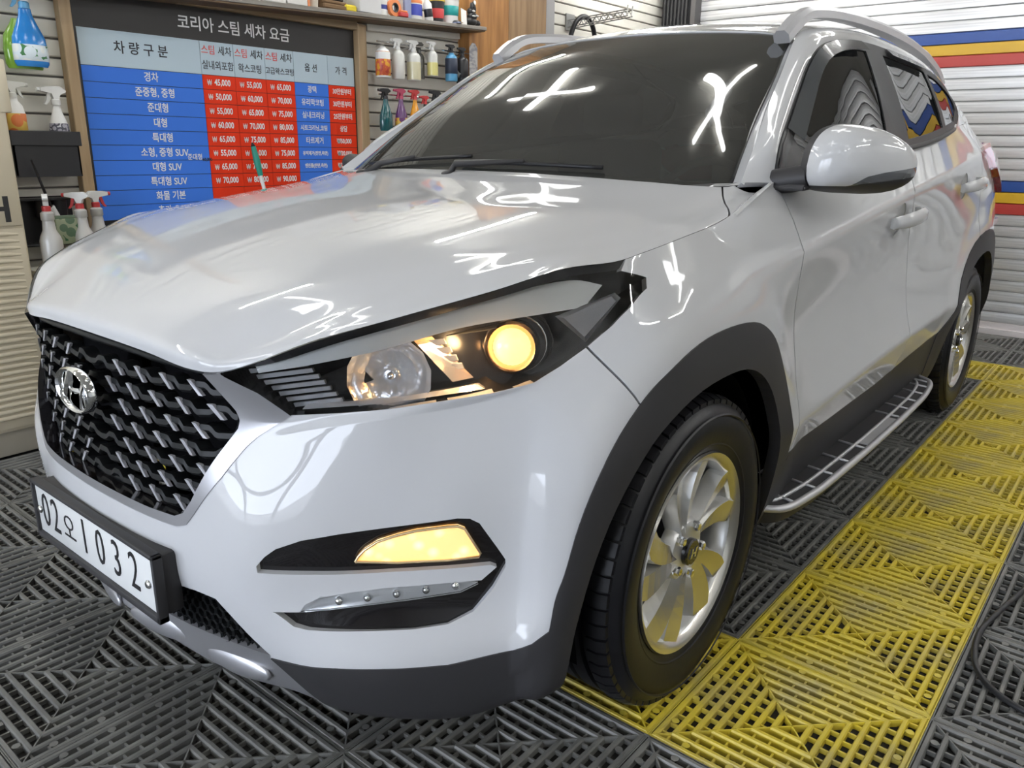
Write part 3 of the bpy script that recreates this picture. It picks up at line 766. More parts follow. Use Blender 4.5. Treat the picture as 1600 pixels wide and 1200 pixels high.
    # inner indicator reflector: stacked flutes
    for k in range(7):
        t = k / 6.; p = Vector((.158, -.428, .826)).lerp(Vector((.208, -.474, .765)), t); q = Vector((.225, -.492, .836)).lerp(Vector((.262, -.535, .775)), t)
        ab(ribbon([tuple(p), tuple(q)], [tuple(p + Vector((.006, .004, -.009))), tuple(q + Vector((.006, .004, -.009)))], .012, inw), 'reflector_flute', REFL, smooth=False)
    # divider between the bowls, warm glow put into its colour
    ab(ribbon([(.352,-.615,.872),(.384,-.628,.874)], [(.392,-.668,.800),(.428,-.683,.803)], .02, inw), 'lamp_divider', GLOW_CHROME, smooth=False)
    ab(ribbon([(.395,-.650,.876),(.50,-.715,.896)], [(.45,-.69,.882),(.51,-.73,.893)], .03, inw), 'lamp_shroud', HOUS, smooth=False)
    for k in range(4):
        p = Vector((.372 + .006 * k, -.622 - .008 * k, .868 - .014 * k)); ab(ribbon([tuple(p), tuple(p + Vector((.020, -.026, .004)))], [tuple(p + Vector((.004, -.002, -.010))), tuple(p + Vector((.024, -.028, -.006)))], .012, inw), 'reflector_flute', REFL, smooth=False)
    # chrome lower shelf
    ab(ribbon([(.222,-.493,.765),(.305,-.60,.776),(.42,-.70,.796)], [(.212,-.492,.757),(.298,-.606,.771),(.42,-.716,.791)], .02, inw), 'lamp_shelf', REFL, smooth=False)
    ab(ribbon([(.24,-.485,.80),(.30,-.53,.83)], [(.262,-.515,.776),(.31,-.56,.80)], .03, inw), 'lamp_mask', HOUS, smooth=False)
    # small lamp inside the projector that throws the warm glow
    if par == 1:
        d_ = bpy.data.lights.new('projector_bulb', 'POINT'); d_.energy = .5; d_.color = (1, .62, .28); d_.shadow_soft_size = .012
        lo = bpy.data.objects.new('projector_bulb', d_); lo.location = (.415, -.672, .858); link(lo, hl)

# fog lamp corner
FOGGLOW = principled('fog_glow', (.95, .75, .4), .25, 0, .5, .4, (1.0, .55, .14), 1.05)
def fogglow():
    m = FOGGLOW; nt = m.node_tree; b = nt.nodes['Principled BSDF']; tc = nt.nodes.new('ShaderNodeTexCoord'); n = nt.nodes.new('ShaderNodeTexVoronoi'); n.inputs['Scale'].default_value = 34
    r = nt.nodes.new('ShaderNodeValToRGB'); r.color_ramp.elements[0].color = (1.0, .80, .45, 1); r.color_ramp.elements[1].color = (.72, .33, .06, 1); r.color_ramp.elements[1].position = .42
    nt.links.new(tc.outputs['Object'], n.inputs['Vector']); nt.links.new(n.outputs['Distance'], r.inputs[0]); nt.links.new(r.outputs[0], b.inputs['Emission Color'])
fogglow()
FOGL = [(.588,.497),(.592,.507),(.600,.519),(.616,.534),(.64,.545),(.664,.553),(.702,.559),(.714,.559),(.722,.553),(.739,.503),(.737,.497),(.700,.494),(.638,.4925)]
DRLP = [(.512,.401),(.518,.414),(.536,.428),(.58,.4395),(.621,.4450),(.68,.4500),(.728,.4525),(.735,.447),(.715,.433),(.66,.424),(.622,.4185),(.56,.409)]
def body_at(a, z):
    """x of the bumper face at half-width a and height z"""
    best = None
    for f in groups['fog'] + groups['bumper']:
        c = f.calc_center_median(); d = (-c.y - a) ** 2 + (c.z - z) ** 2
        if best is None or d < best[0]: best = (d, c, f.normal.copy())
    c, n = best[1], best[2]
    if n.x > 0: n = -n
    return c.x - (n.y * (-a - c.y) + n.z * (z - c.z)) / n.x, n
def on_body(poly, off):
    out = []
    for a, z in poly:
        x, n = body_at(a, z); out.append(Vector((x, -a, z)) + n * off)
    return out
def pane(poly, off, thick, dome=0.):
    P = on_body(poly, off); cx = sum((p for p in P), Vector()) / len(P)
    bm = bmesh.new(); vs = [bm.verts.new(p) for p in P]
    x, n = body_at(sum(q[0] for q in poly) / len(poly), sum(q[1] for q in poly) / len(poly))
    md = [bm.verts.new(p.lerp(cx, .35) + n * dome * .7) for p in P]; cv = bm.verts.new(cx + n * dome); bk = [bm.verts.new(p - n * thick) for p in P]
    m = len(vs)
    for i in range(m):
        j = (i + 1) % m
        bm.faces.new((vs[i], vs[j], md[j], md[i])); bm.faces.new((md[i], md[j], cv)); bm.faces.new((vs[j], vs[i], bk[i], bk[j]))
    return bm
fogs = both('fog_bezel', lower, groups['fog'], GLOSSBLK, (car, car), offset=.012, thick=.012, label='gloss black lamp bezel in the bumper corner')
rimP = on_body(FOGL + FOGL[:1], -.003); bm = bmesh.new(); add_tube(bm, rimP, .0024, 6, cap=False); fr_ = bm_obj('fog_rim', bm, principled('fog_rim_warm', (.85, .65, .38), .2, .6), car, smooth=True); twin(fr_)
fo = bm_obj('fog_lamp', pane(FOGL, -.006, .02, .004), FOGGLOW, car, smooth=True, angle=50, label='glowing amber fog lamp'); twin(fo)
STRIPM = principled('strip_silver', (.78, .79, .80), .25, .35, .6, .5, bump=(120, .4, .002))
o = bm_obj('daytime_lamp_strip', pane(DRLP, -.002, .018, .003), STRIPM, car, smooth=True, angle=50)
lensp = bm_obj('strip_cover', pane(DRLP, .004, .004, .004), LENS, o, smooth=True, angle=50)
t_ = twin(o); twin(lensp, t_)
for k in range(5):
    a = .565 + .036 * k; z = .4235 + .0055 * k
    x, n = body_at(a, z); b_ = bm_obj('strip_bulb', lathe_dir([(.0, .007), (.006, .004), (.008, 0), (.008, -.006)], Vector((x, -a, z)) + n * .0, n, 12), CHROME, o, smooth=True); twin(b_, t_)
# matt rear wall behind fog openings and grille
bm = bmesh.new()
for s in (-1, 1):
    P = [(.20, s * .02, .26), (.20, s * .36, .26), (.24, s * .44, .5), (.24, s * .40, .86), (.19, s * .02, .86)]
    bm.faces.new([bm.verts.new(p) for p in P])
bmesh.ops.solidify(bm, geom=bm.faces[:], thickness=.004)
bm_obj('radiator_screen', bm, DARK, car)

# ---------------------------------------------------------------- grille bars: staggered stepped bars with pale painted glints
def grille_x(a, z):
    return float(np.interp(abs(a), [0, .2, .33, .44], [.078, .088, .108, .150])) + .012
def zig(a, ph, per=.0745, amp=.0125):
    t = ((a + ph) / per) % 1.
    if t < .42: return -amp / 2 + amp * .25 * t / .42
    if t < .60: return -amp / 2 + amp * .25 + amp * .75 * (t - .42) / .18
    if t < .86: return amp / 2
    return amp / 2 - amp * (t - .86) / .14
def grille_bars():
    nrow = 0; accent = bmesh.new(); bars_all = []
    z0 = .545
    for k in range(7):
        zc = z0 + .0385 * k + .006; ph = (.037 if k % 2 else 0.) + .012
        # span inside the outline at this height
        aw = 0.
        for i in range(430):
            if inpoly(i * .001, min(zc, .80), GRILLE_IN): aw = i * .001
        aw += .002; n = 76; bm = bmesh.new(); rows = []
        for i in range(n + 1):
            a = aw * i / n; zz = zc + zig(a, ph); h = .0078; x = grille_x(a, zz)
            rows.append([(x, a, zz - h), (x - .006, a, zz - h * .2), (x - .004, a, zz + h), (x + .022, a, zz + h * .8), (x + .022, a, zz - h)])
        for s in (-1, 1):
            vs = [[bm.verts.new((p[0], s * p[1], p[2])) for p in r_] for r_ in rows]
            for r0, r1 in zip(vs, vs[1:]):
                for j in range(5): bm.faces.new((r0[j], r0[(j + 1) % 5], r1[(j + 1) % 5], r1[j]))
        bmesh.ops.remove_doubles(bm, verts=bm.verts[:], dist=1e-5)
        bm_obj('grille_bar', bm, GRILLE, grille, smooth=True, angle=40)
        # pale flecks paint the light caught on the steps
        m = -1
        while True:
            m += 1; a0 = .0745 * (m + .45) - ph
            if a0 > aw - .02: break
            if a0 < .035: continue
            for s in (-1, 1):
                bm = bmesh.new()
                q = [(a0 - .006, zc + .015), (a0 + .005, zc + .015), (a0 + .026, zc - .0105), (a0 + .018, zc - .0105)]
                if not inpoly(a0 + .012, zc, GRILLE_IN): bm.free(); continue
                f = [bm.verts.new((grille_x(u, v) - .0078, s * u, v)) for i, (u, v) in enumerate(q)]; b = [bm.verts.new((grille_x(u, v) - .002, s * u, v)) for u, v in q]
                bm.faces.new(f); bm.faces.new(b[::-1])
                for i in range(4): bm.faces.new((f[i], b[i], b[(i + 1) % 4], f[(i + 1) % 4]))
                bm_obj('glint_fleck', bm, GLINT, grille)
grille = bpy.data.objects.new('radiator_grille', None); link(grille, car)
grille_bars()
# bar frame just inside the silver surround
rim = [(grille_x(a, z) + .006, a * .988, z) for a, z in GRILLE_IN[:-2] if a > 0]
bm = bmesh.new(); full = [(x, -a, z) for x, a, z in rim[::-1]] + [(grille_x(0, 0) + .004, 0, .541)] + rim
add_tube(bm, full, .007, 6); add_tube(bm, [(grille_x(a, 0) + .008, a, .824 - .016 * (abs(a) / .36) ** 2) for a in np.linspace(-.355, .355, 15)], .008, 6)
bm_obj('grille_rim', bm, GRILLE, grille, smooth=True)
# emblem
em = bpy.data.objects.new('front_emblem', None); link(em, car); ex_ = .058; ez_ = .728
def ell(rx, rz, n=40): return [(rx * math.cos(2 * math.pi * i / n), rz * math.sin(2 * math.pi * i / n)) for i in range(n)]
bm = bmesh.new(); prof = [(1.0, .0), (1.0, -.012), (.93, -.017), (.84, -.014), (.80, -.006), (.80, .0)]; rings = []
for k, d in prof: rings.append([bm.verts.new((ex_ + d, y * k, ez_ + z * k)) for y, z in ell(.074, .045)])
for a, b in zip(rings, rings[1:]):
    for i in range(40): bm.faces.new((a[i], a[(i + 1) % 40], b[(i + 1) % 40], b[i]))
bm_obj('emblem_ring', bm, CHROME, em, smooth=True, angle=50)
def slant_h(w, h, t):
    """slanted letter: two leaning stems joined by a swept bar; seen from the front, its right is -y"""
    left = [(-w * .50, -h * .74), (-w * .50 + t * .9, -h * .74), (-w * .12, h * .30), (-w * .10, h * .82), (-w * .10 - t * .55, h * .82), (-w * .30, h * .15)]
    rightp = [(-u, -v) for u, v in left]
    bar = [(-w * .16, -h * .06), (w * .02, -h * .16), (w * .30, -h * .02), (w * .20, h * .18), (-w * .02, h * .10), (-w * .22, h * .0)]
    return left, rightp, bar
bm = bmesh.new()
for poly in slant_h(.122, .045, .020):
    c = (sum(u for u, v in poly) / len(poly), sum(v for u, v in poly) / len(poly))
    a = [bm.verts.new((ex_ - .004, -u, ez_ + v)) for u, v in poly]; b = [bm.verts.new((ex_ - .011, -(u * .8 + c[0] * .2), ez_ + v * .9 + c[1] * .1)) for u, v in poly]; cv = bm.verts.new((ex_ - .015, -c[0], ez_ + c[1]))
    n = len(poly)
    for i in range(n):
        bm.faces.new((a[i], a[(i + 1) % n], b[(i + 1) % n], b[i])); bm.faces.new((b[i], b[(i + 1) % n], cv))
bm_obj('emblem_letter', bm, CHROME, em)
bm = bmesh.new(); bm.faces.new([bm.verts.new((ex_ + .002, y * .9, ez_ + z * .9)) for y, z in ell(.074, .045)]); bmesh.ops.solidify(bm, geom=bm.faces[:], thickness=.02); bm_obj('emblem_back', bm, GLOSSBLK, em)
# lower mesh: hexagon net
bm = bmesh.new(); hx = .0215
for r_ in range(8):
    for c_ in range(-24, 25):
        a = c_ * hx * 1.0 + (hx * .5 if r_ % 2 else 0); z = .285 + r_ * .0165
        if not inpoly(abs(a), z, MESHG): continue
        x = float(np.interp(abs(a), [0, .2, .33, .44], [.082, .09, .11, .145])) + .018
        H = [(a + .0128 * math.cos(R(30 + 60 * i)), z + .0118 * math.sin(R(30 + 60 * i))) for i in range(6)]; h2 = [(a + (u - a) * .76, z + (v - z) * .76) for u, v in H]
        A = [bm.verts.new((x + .004, u, v)) for u, v in H]; B = [bm.verts.new((x, u, v)) for u, v in h2]; C2 = [bm.verts.new((x + .014, u, v)) for u, v in h2]
        for i in range(6):
            j = (i + 1) % 6; bm.faces.new((A[i], A[j], B[j], B[i])); bm.faces.new((B[i], B[j], C2[j], C2[i]))
bm_obj('lower_mesh', bm, GRILLE, car, kind='stuff')
# raised pads on the skid plate
for y, w in ((-.33, .085), (-.12, .10), (.12, .10), (.33, .085)):
    bm = bmesh.new(); a = abs(y); x0 = float(np.interp(a, [0, .2, .33, .43], [.088, .115, .142, .175])); z0 = float(np.interp(a, [0, .2, .33], [.248, .232, .225]))
    vs = bmesh.ops.create_uvsphere(bm, u_segments=16, v_segments=8, radius=1)['verts']
    for v in vs: v.co = Vector((x0 + v.co.x * .011 + (abs(y + v.co.y * w) - a) * .2, y + v.co.y * w, z0 + v.co.z * .026 - (0 if v.co.z > 0 else .0)))
    bm_obj('skid_plate_pad', bm, SILVER, skid, smooth=True)

# ---------------------------------------------------------------- licence plate
plate = bpy.data.objects.new('licence_plate', None); link(plate, car)
PW = principled('plate_white', (.72, .73, .72), .3, 0, .5, .3); INK = principled('ink_black', (.012, .012, .014), .5)
tilt = lambda z: .036 + (z - .355) * .06
def plate_box(a0, a1, z0, z1, x0, x1, name, mat, b=.004):
    bm = bevel_box(x0, x1, a0, a1, z0, z1, b, 2); return bm_obj(name, bm, mat, plate, smooth=True, angle=40)
plate_box(-.262, .262, .352, .466, .036, .044, 'plate_panel', PW, .003)
for (y0, y1, z0, z1) in ((-.272, .272, .466, .476), (-.272, .272, .337, .352), (-.272, -.262, .337, .476), (.262, .272, .337, .476)): plate_box(y0, y1, z0, z1, .030, .050, 'plate_holder', PLASTIC, .003)
plate_box(-.266, .266, .345, .470, .050, .085, 'plate_bracket', PLASTIC, .008)
def text_mesh(name, body, size, mat, parent, loc, rot, sx=1., depth=.0006, align='CENTER', sy=1., offset=0., space=1.):
    cu = bpy.data.curves.new(name, 'FONT'); cu.body = body; cu.size = size; cu.align_x = align; cu.align_y = 'CENTER'; cu.extrude = depth; cu.offset = offset; cu.space_character = space; cu.resolution_u = 3
    tmp = bpy.data.objects.new(name, cu); COL.objects.link(tmp); dg = bpy.context.evaluated_depsgraph_get()
    me = bpy.data.meshes.new_from_object(tmp.evaluated_get(dg)); bpy.data.objects.remove(tmp); me.name = name
    me.transform(Matrix.Diagonal((sx, sy, 1, 1))); me.materials.clear(); me.materials.append(mat)
    o = link(bpy.data.objects.new(name, me), parent); o.location = loc; o.rotation_euler = rot; return o
# front-facing text: its x axis runs to -y, its y axis to +z
FR = Matrix(((0, 0, -1), (-1, 0, 0), (0, 1, 0))).to_euler()
for ch, y in (('0', .215), ('2', .166), ('1', .028), ('0', -.043), ('3', -.112), ('2', -.182)):
    text_mesh('plate_digit', ch, .112, INK, plate, (.0352, y, .410), FR, .72, sy=1.0, offset=-.0008)
text_mesh('plate_letter', '오', .070, INK, plate, (.0352, .100, .404), FR, .95, offset=-.0005)
for y in (.243, -.238):
    o = bm_obj('plate_bolt', lathe_dir([(0, .006), (.006, .006), (.009, .003), (.009, 0)], (.036, y, .408), (-1, 0, 0), 12), CHROME, plate, smooth=True)

# ---------------------------------------------------------------- wheels
def add_wheel(cx, yface, mirror, parent, name):
    """yface: outer face of the rim; wheel built facing -y then mirrored"""
    w = bpy.data.objects.new(name, None); link(w, parent); w.location = (cx, 0, .345)
    s = 1 if not mirror else -1
    def put(bm, nm, mat, par=w, smooth=True, angle=35, **k):
        for v in bm.verts: v.co.y = s * (v.co.y + yface)
        return bm_obj(nm, bm, mat, par, smooth=smooth, angle=angle, **k)
    # tyre: y grows inwards (to the car)
    bm = bmesh.new()
    prof = [(.222, .016), (.226, .006), (.232, .003), (.250, -.006), (.275, -.012), (.300, -.012), (.318, -.004), (.330, .010), (.3385, .024), (.3405, .034),
            (.3415, .056), (.334, .058), (.334, .066), (.3425, .068), (.344, .10), (.336, .102), (.336, .112), (.344, .114), (.3425, .148), (.334, .150), (.334, .158), (.3415, .16), (.3405, .182), (.333, .205), (.30, .222), (.25, .215), (.222, .20)]
    add_lathe(bm, prof, 96, 'Y'); put(bm, 'tyre', RUBBER)
    # shoulder tread blocks
    bm = bmesh.new()
    for i in range(64):
        t = 2 * math.pi * i / 64; c, sn = math.cos(t), math.sin(t); dt = .040
        q = []
        for (r, y) in ((.3385, .008), (.346, .026), (.346, .050), (.333, .050), (.326, .008)):
            q.append((r, y))
        A = [bm.verts.new((r * math.cos(t - dt), y, r * math.sin(t - dt))) for r, y in q]; B = [bm.verts.new((r * math.cos(t + dt), y, r * math.sin(t + dt))) for r, y in q]
        bm.faces.new(A[::-1]); bm.faces.new(B)
        for k in range(5): bm.faces.new((A[k], A[(k + 1) % 5], B[(k + 1) % 5], B[k]))
    put(bm, 'tread_block', RUBBER, kind='stuff')
    # raised rings and lettering band on the sidewall
    bm = bmesh.new(); add_lathe(bm, [(.306, -.013), (.309, -.0155), (.312, -.0125)], 96, 'Y'); add_lathe(bm, [(.240, -.002), (.243, -.0045), (.246, -.004)], 96, 'Y'); put(bm, 'sidewall_ring', RUBBER)
    # rim barrel and lip
    bm = bmesh.new(); add_lathe(bm, [(.218, .20), (.200, .17), (.196, .07), (.200, .020), (.205, .012)], 72, 'Y'); put(bm, 'rim', ALLOY)
    bm = bmesh.new(); add_lathe(bm, [(.203, .013), (.208, .006), (.2165, .001), (.2235, -.002), (.226, .004), (.224, .012)], 72, 'Y'); put(bm, 'rim_lip', MACHINED)
    # brake disc and dark hub carrier behind the spokes
    bm = bmesh.new(); add_lathe(bm, [(0, .075), (.07, .075), (.072, .085), (.150, .085), (.150, .098), (.0, .098)], 40, 'Y'); put(bm, 'brake_disc', DARKMETAL)
    bm = bmesh.new(); add_lathe(bm, [(.0, .125), (.198, .125)], 40, 'Y'); put(bm, 'wheel_back', DARK)
    # five swept double spokes
    for k in range(5):
        base = R(90 + 72 * k + 8)
        for j, (da, w0, w1, sw) in enumerate(((-14, .028, .074, 10), (16, .024, .058, 12))):
            bm = bmesh.new(); rows = []
            for i in range(7):
                r = .050 + (.214 - .050) * i / 6; t = i / 6
                ang = base + R(da * (.65 + .45 * t)) - R(sw * t * t) + R(4)
                hw = w0 * (1 - t) + w1 * t
                if i == 6: hw *= .80
                d = hw * .5 / r; dep = .010 + .010 * (1 - t) ** 1 - .012 * math.sin(t * math.pi) * 0
                face_l, face_r = ang - d * .55, ang + d * .95
                pts = [(r, ang - d * 1.35, dep + .034), (r, ang - d * .85, dep + .006), (r, ang + d * 1.0, dep - .004), (r, ang + d * 1.3, dep + .034)]
                rows.append([bm.verts.new((q[0] * math.cos(q[1]), q[2], q[0] * math.sin(q[1]))) for q in pts])
            for r0, r1 in zip(rows, rows[1:]):
                for m in range(3):
                    f = bm.faces.new((r0[m], r0[m + 1], r1[m + 1], r1[m])); f.material_index = 1 if m == 1 else 0
                bm.faces.new((r0[3], r0[0], r1[0], r1[3]))
            bm.faces.new(rows[-1]); bm.faces.new(rows[0][::-1])
            put(bm, 'spoke', None, smooth=False, mats=[ALLOY, MACHINED])
        # web tying a spoke pair to the rim
        bm = bmesh.new(); rows = []
        for r, dep in ((.145, .040), (.19, .028), (.214, .010)):
            rows.append([bm.verts.new((r * math.cos(base + R(u) - R(8) * (r / .214) ** 2), dep + .004 * abs(u) / 13, r * math.sin(base + R(u) - R(8) * (r / .214) ** 2))) for u in (-13, -4, 5, 15)])
        for r0, r1 in zip(rows, rows[1:]):
            for m in range(3): bm.faces.new((r0[m], r0[m + 1], r1[m + 1], r1[m]))
        bmesh.ops.solidify(bm, geom=bm.faces[:], thickness=.006); put(bm, 'spoke_web', ALLOY)
        # wheel nut in its pocket
        t = base + R(38); bm = bmesh.new(); add_lathe(bm, [(0, .004), (.008, .004), (.0105, .008), (.0105, .03)], 6, 'Y', .057 * math.cos(t), 0, .057 * math.sin(t)); put(bm, 'wheel_nut', CHROME, angle=30)
    bm = bmesh.new(); add_lathe(bm, [(.0, .016), (.048, .016), (.066, .020), (.074, .03), (.076, .05)], 40, 'Y'); put(bm, 'wheel_hub', ALLOY)
    bm = bmesh.new(); add_lathe(bm, [(.0, .002), (.027, .003), (.0305, .006), (.031, .02)], 32, 'Y'); cap_o = put(bm, 'hub_cap', GLOSSBLK)
    bm = bmesh.new()
    for poly in slant_h(.034, .013, .009):
        A = [bm.verts.new((u, .0005, v)) for u, v in poly]; B = [bm.verts.new((u, .006, v)) for u, v in poly]; n = len(poly)
        bm.faces.new(A); bm.faces.new(B[::-1])
        for i in range(n): bm.faces.new((A[i], B[i], B[(i + 1) % n], A[(i + 1) % n]))
    put(bm, 'cap_letter', CHROME, cap_o and w, smooth=False)
    return w
add_wheel(.906, -.893, False, car, 'front_wheel'); add_wheel(3.58, -.893, False, car, 'rear_wheel')
add_wheel(.906, -.893, True, car, 'front_wheel'); add_wheel(3.58, -.893, True, car, 'rear_wheel')
# wheel-well liners
for cx in (.906, 3.58):
    bm = bmesh.new(); n = 20
    pts = [(cx - .405 * math.cos(math.pi * i / n), .335 + .42 * math.sin(math.pi * i / n)) for i in range(n + 1)]; pts = [(pts[0][0] + .03, .25)] + pts[1:-1] + [(pts[-1][0] - .02, .22)]
    A = [bm.verts.new((x, -.85, z)) for x, z in pts]; B = [bm.verts.new((x, -.58, z)) for x, z in pts]
    for i in range(len(pts) - 1): bm.faces.new((A[i], A[i + 1], B[i + 1], B[i]))
    bm.faces.new(B); o = bm_obj('wheel_well_liner', bm, DARK, car, smooth=True, angle=60); twin(o)
# mud flap line behind the front wheel: lower sill end
# ---------------------------------------------------------------- side step
for s in (-1, 1):
    st = bpy.data.objects.new('side_step', None); link(st, car)
    def sy(p): return (p[0], s * p[1], p[2])
    out = cr([(1.335,.862,.285),(1.37,.915,.288),(1.50,.942,.29),(1.75,.952,.29),(2.1,.956,.29),(2.5,.953,.29),(2.75,.944,.29),(2.92,.915,.29),(2.985,.862,.288)], 6)
    inn = np.array([(p[0] * .985 + .03, .80, .29) for p in out])
    bm = bmesh.new(); T = [bm.verts.new(sy(p)) for p in out]; I = [bm.verts.new(sy(p)) for p in inn]; B = [bm.verts.new(sy((p[0], p[1] - .02, p[2] - .045))) for p in out]; J = [bm.verts.new(sy((p[0], p[1], p[2] - .045))) for p in inn]
    for i in range(len(T) - 1):
        for q in ((T[i], T[i + 1], I[i + 1], I[i]), (B[i], B[i + 1], T[i + 1], T[i]), (J[i + 1], J[i], B[i], B[i + 1]) , (I[i], I[i + 1], J[i + 1], J[i])): bm.faces.new(q)
    bm.faces.new((T[0], I[0], J[0], B[0])); bm.faces.new((I[-1], T[-1], B[-1], J[-1]))
    bm_obj('step_board', bm, PLASTIC, st, smooth=True, angle=35)
    bm = bmesh.new(); add_tube(bm, [sy((p[0], p[1] - .002, p[2] + .001)) for p in out], .0105, 8); bm_obj('step_trim', bm, SATIN, st, smooth=True)
    mid = [(p[0] * .97 + .06, p[1] - .045, p[2] + .002) for p in out[4:-4]]
    bm = bmesh.new(); add_tube(bm, [sy(p) for p in mid], .006, 6)
    bm_obj('step_rail', bm, SATIN, st, smooth=True)
    for x in (1.42, 1.55, 1.68, 1.81, 1.96, 2.36, 2.48, 2.60, 2.72, 2.83, 2.91):
        i = int(np.argmin(abs(out[:, 0] - x))); y1 = out[i][1] - .004
        bm = bmesh.new(); add_tube(bm, [sy((x, y1, .2915)), sy((x + .02, .846, .2915))], .0045, 6); bm_obj('step_rib', bm, SATIN, st, smooth=True)
    bm = bevel_box(2.0, 2.33, min(s * .948, s * .912), max(s * .948, s * .912), .288, .2935, .002); bm_obj('step_panel', bm, SATIN, st)
    bm = bmesh.new()
    for x in (1.6, 2.2, 2.75): add_box(bm, x, x + .05, min(s * .70, s * .86), max(s * .70, s * .86), .225, .25)
    bm_obj('step_bracket', bm, DARK, st)
# ---------------------------------------------------------------- roof rails
for s in (-1, 1):
    bm = bmesh.new(); ctr = cr([(1.93,.553,1.505),(1.99,.555,1.545),(2.08,.557,1.585),(2.2,.558,1.604),(2.45,.56,1.622),(2.9,.562,1.628),(3.3,.562,1.612),(3.6,.565,1.575),(3.78,.567,1.53),(3.85,.568,1.495)], 6); rows = []
    for i, p in enumerate(ctr):
        t = (ctr[min(i + 1, len(ctr) - 1)] - ctr[max(i - 1, 0)]); t /= np.linalg.norm(t); up = np.array([-t[2], 0, t[0]]); w = .024
        h = .017 if 8 < i < 40 else .020
        rows.append([bm.verts.new((*(p + np.array([0, 1, 0]) * w * u + up * h * v)[[0]], s * (p + np.array([0, 1, 0]) * w * u)[1], (p + up * h * v)[2])) for u, v in ((-1, -1), (-1, .3), (-.5, 1), (.5, 1), (1, .3), (1, -1))])
    for a, b in zip(rows, rows[1:]):
        for k in range(6): bm.faces.new((a[k], a[(k + 1) % 6], b[(k + 1) % 6], b[k]))
    bm.faces.new(rows[0][::-1]); bm.faces.new(rows[-1])
    rail = bm_obj('roof_rail', bm, SATIN, car, smooth=True, angle=40)
    for x, L_ in ((3.70, .16),):
        bm = bmesh.new(); z = np.interp(x, ctr[:, 0], ctr[:, 2])
        add_prism(bm, [(x - .05, z - .055), (x + L_, z - .01), (x + L_ + .04, z + .045), (x + .05, z + .035)] if x < 3 else [(x - .12, z + .02), (x + .12, z - .05), (x + .16, z - .06), (x - .1, z - .03)], s * .535, s * .577)
        bm_obj('rail_foot', bm, SATIN, rail)
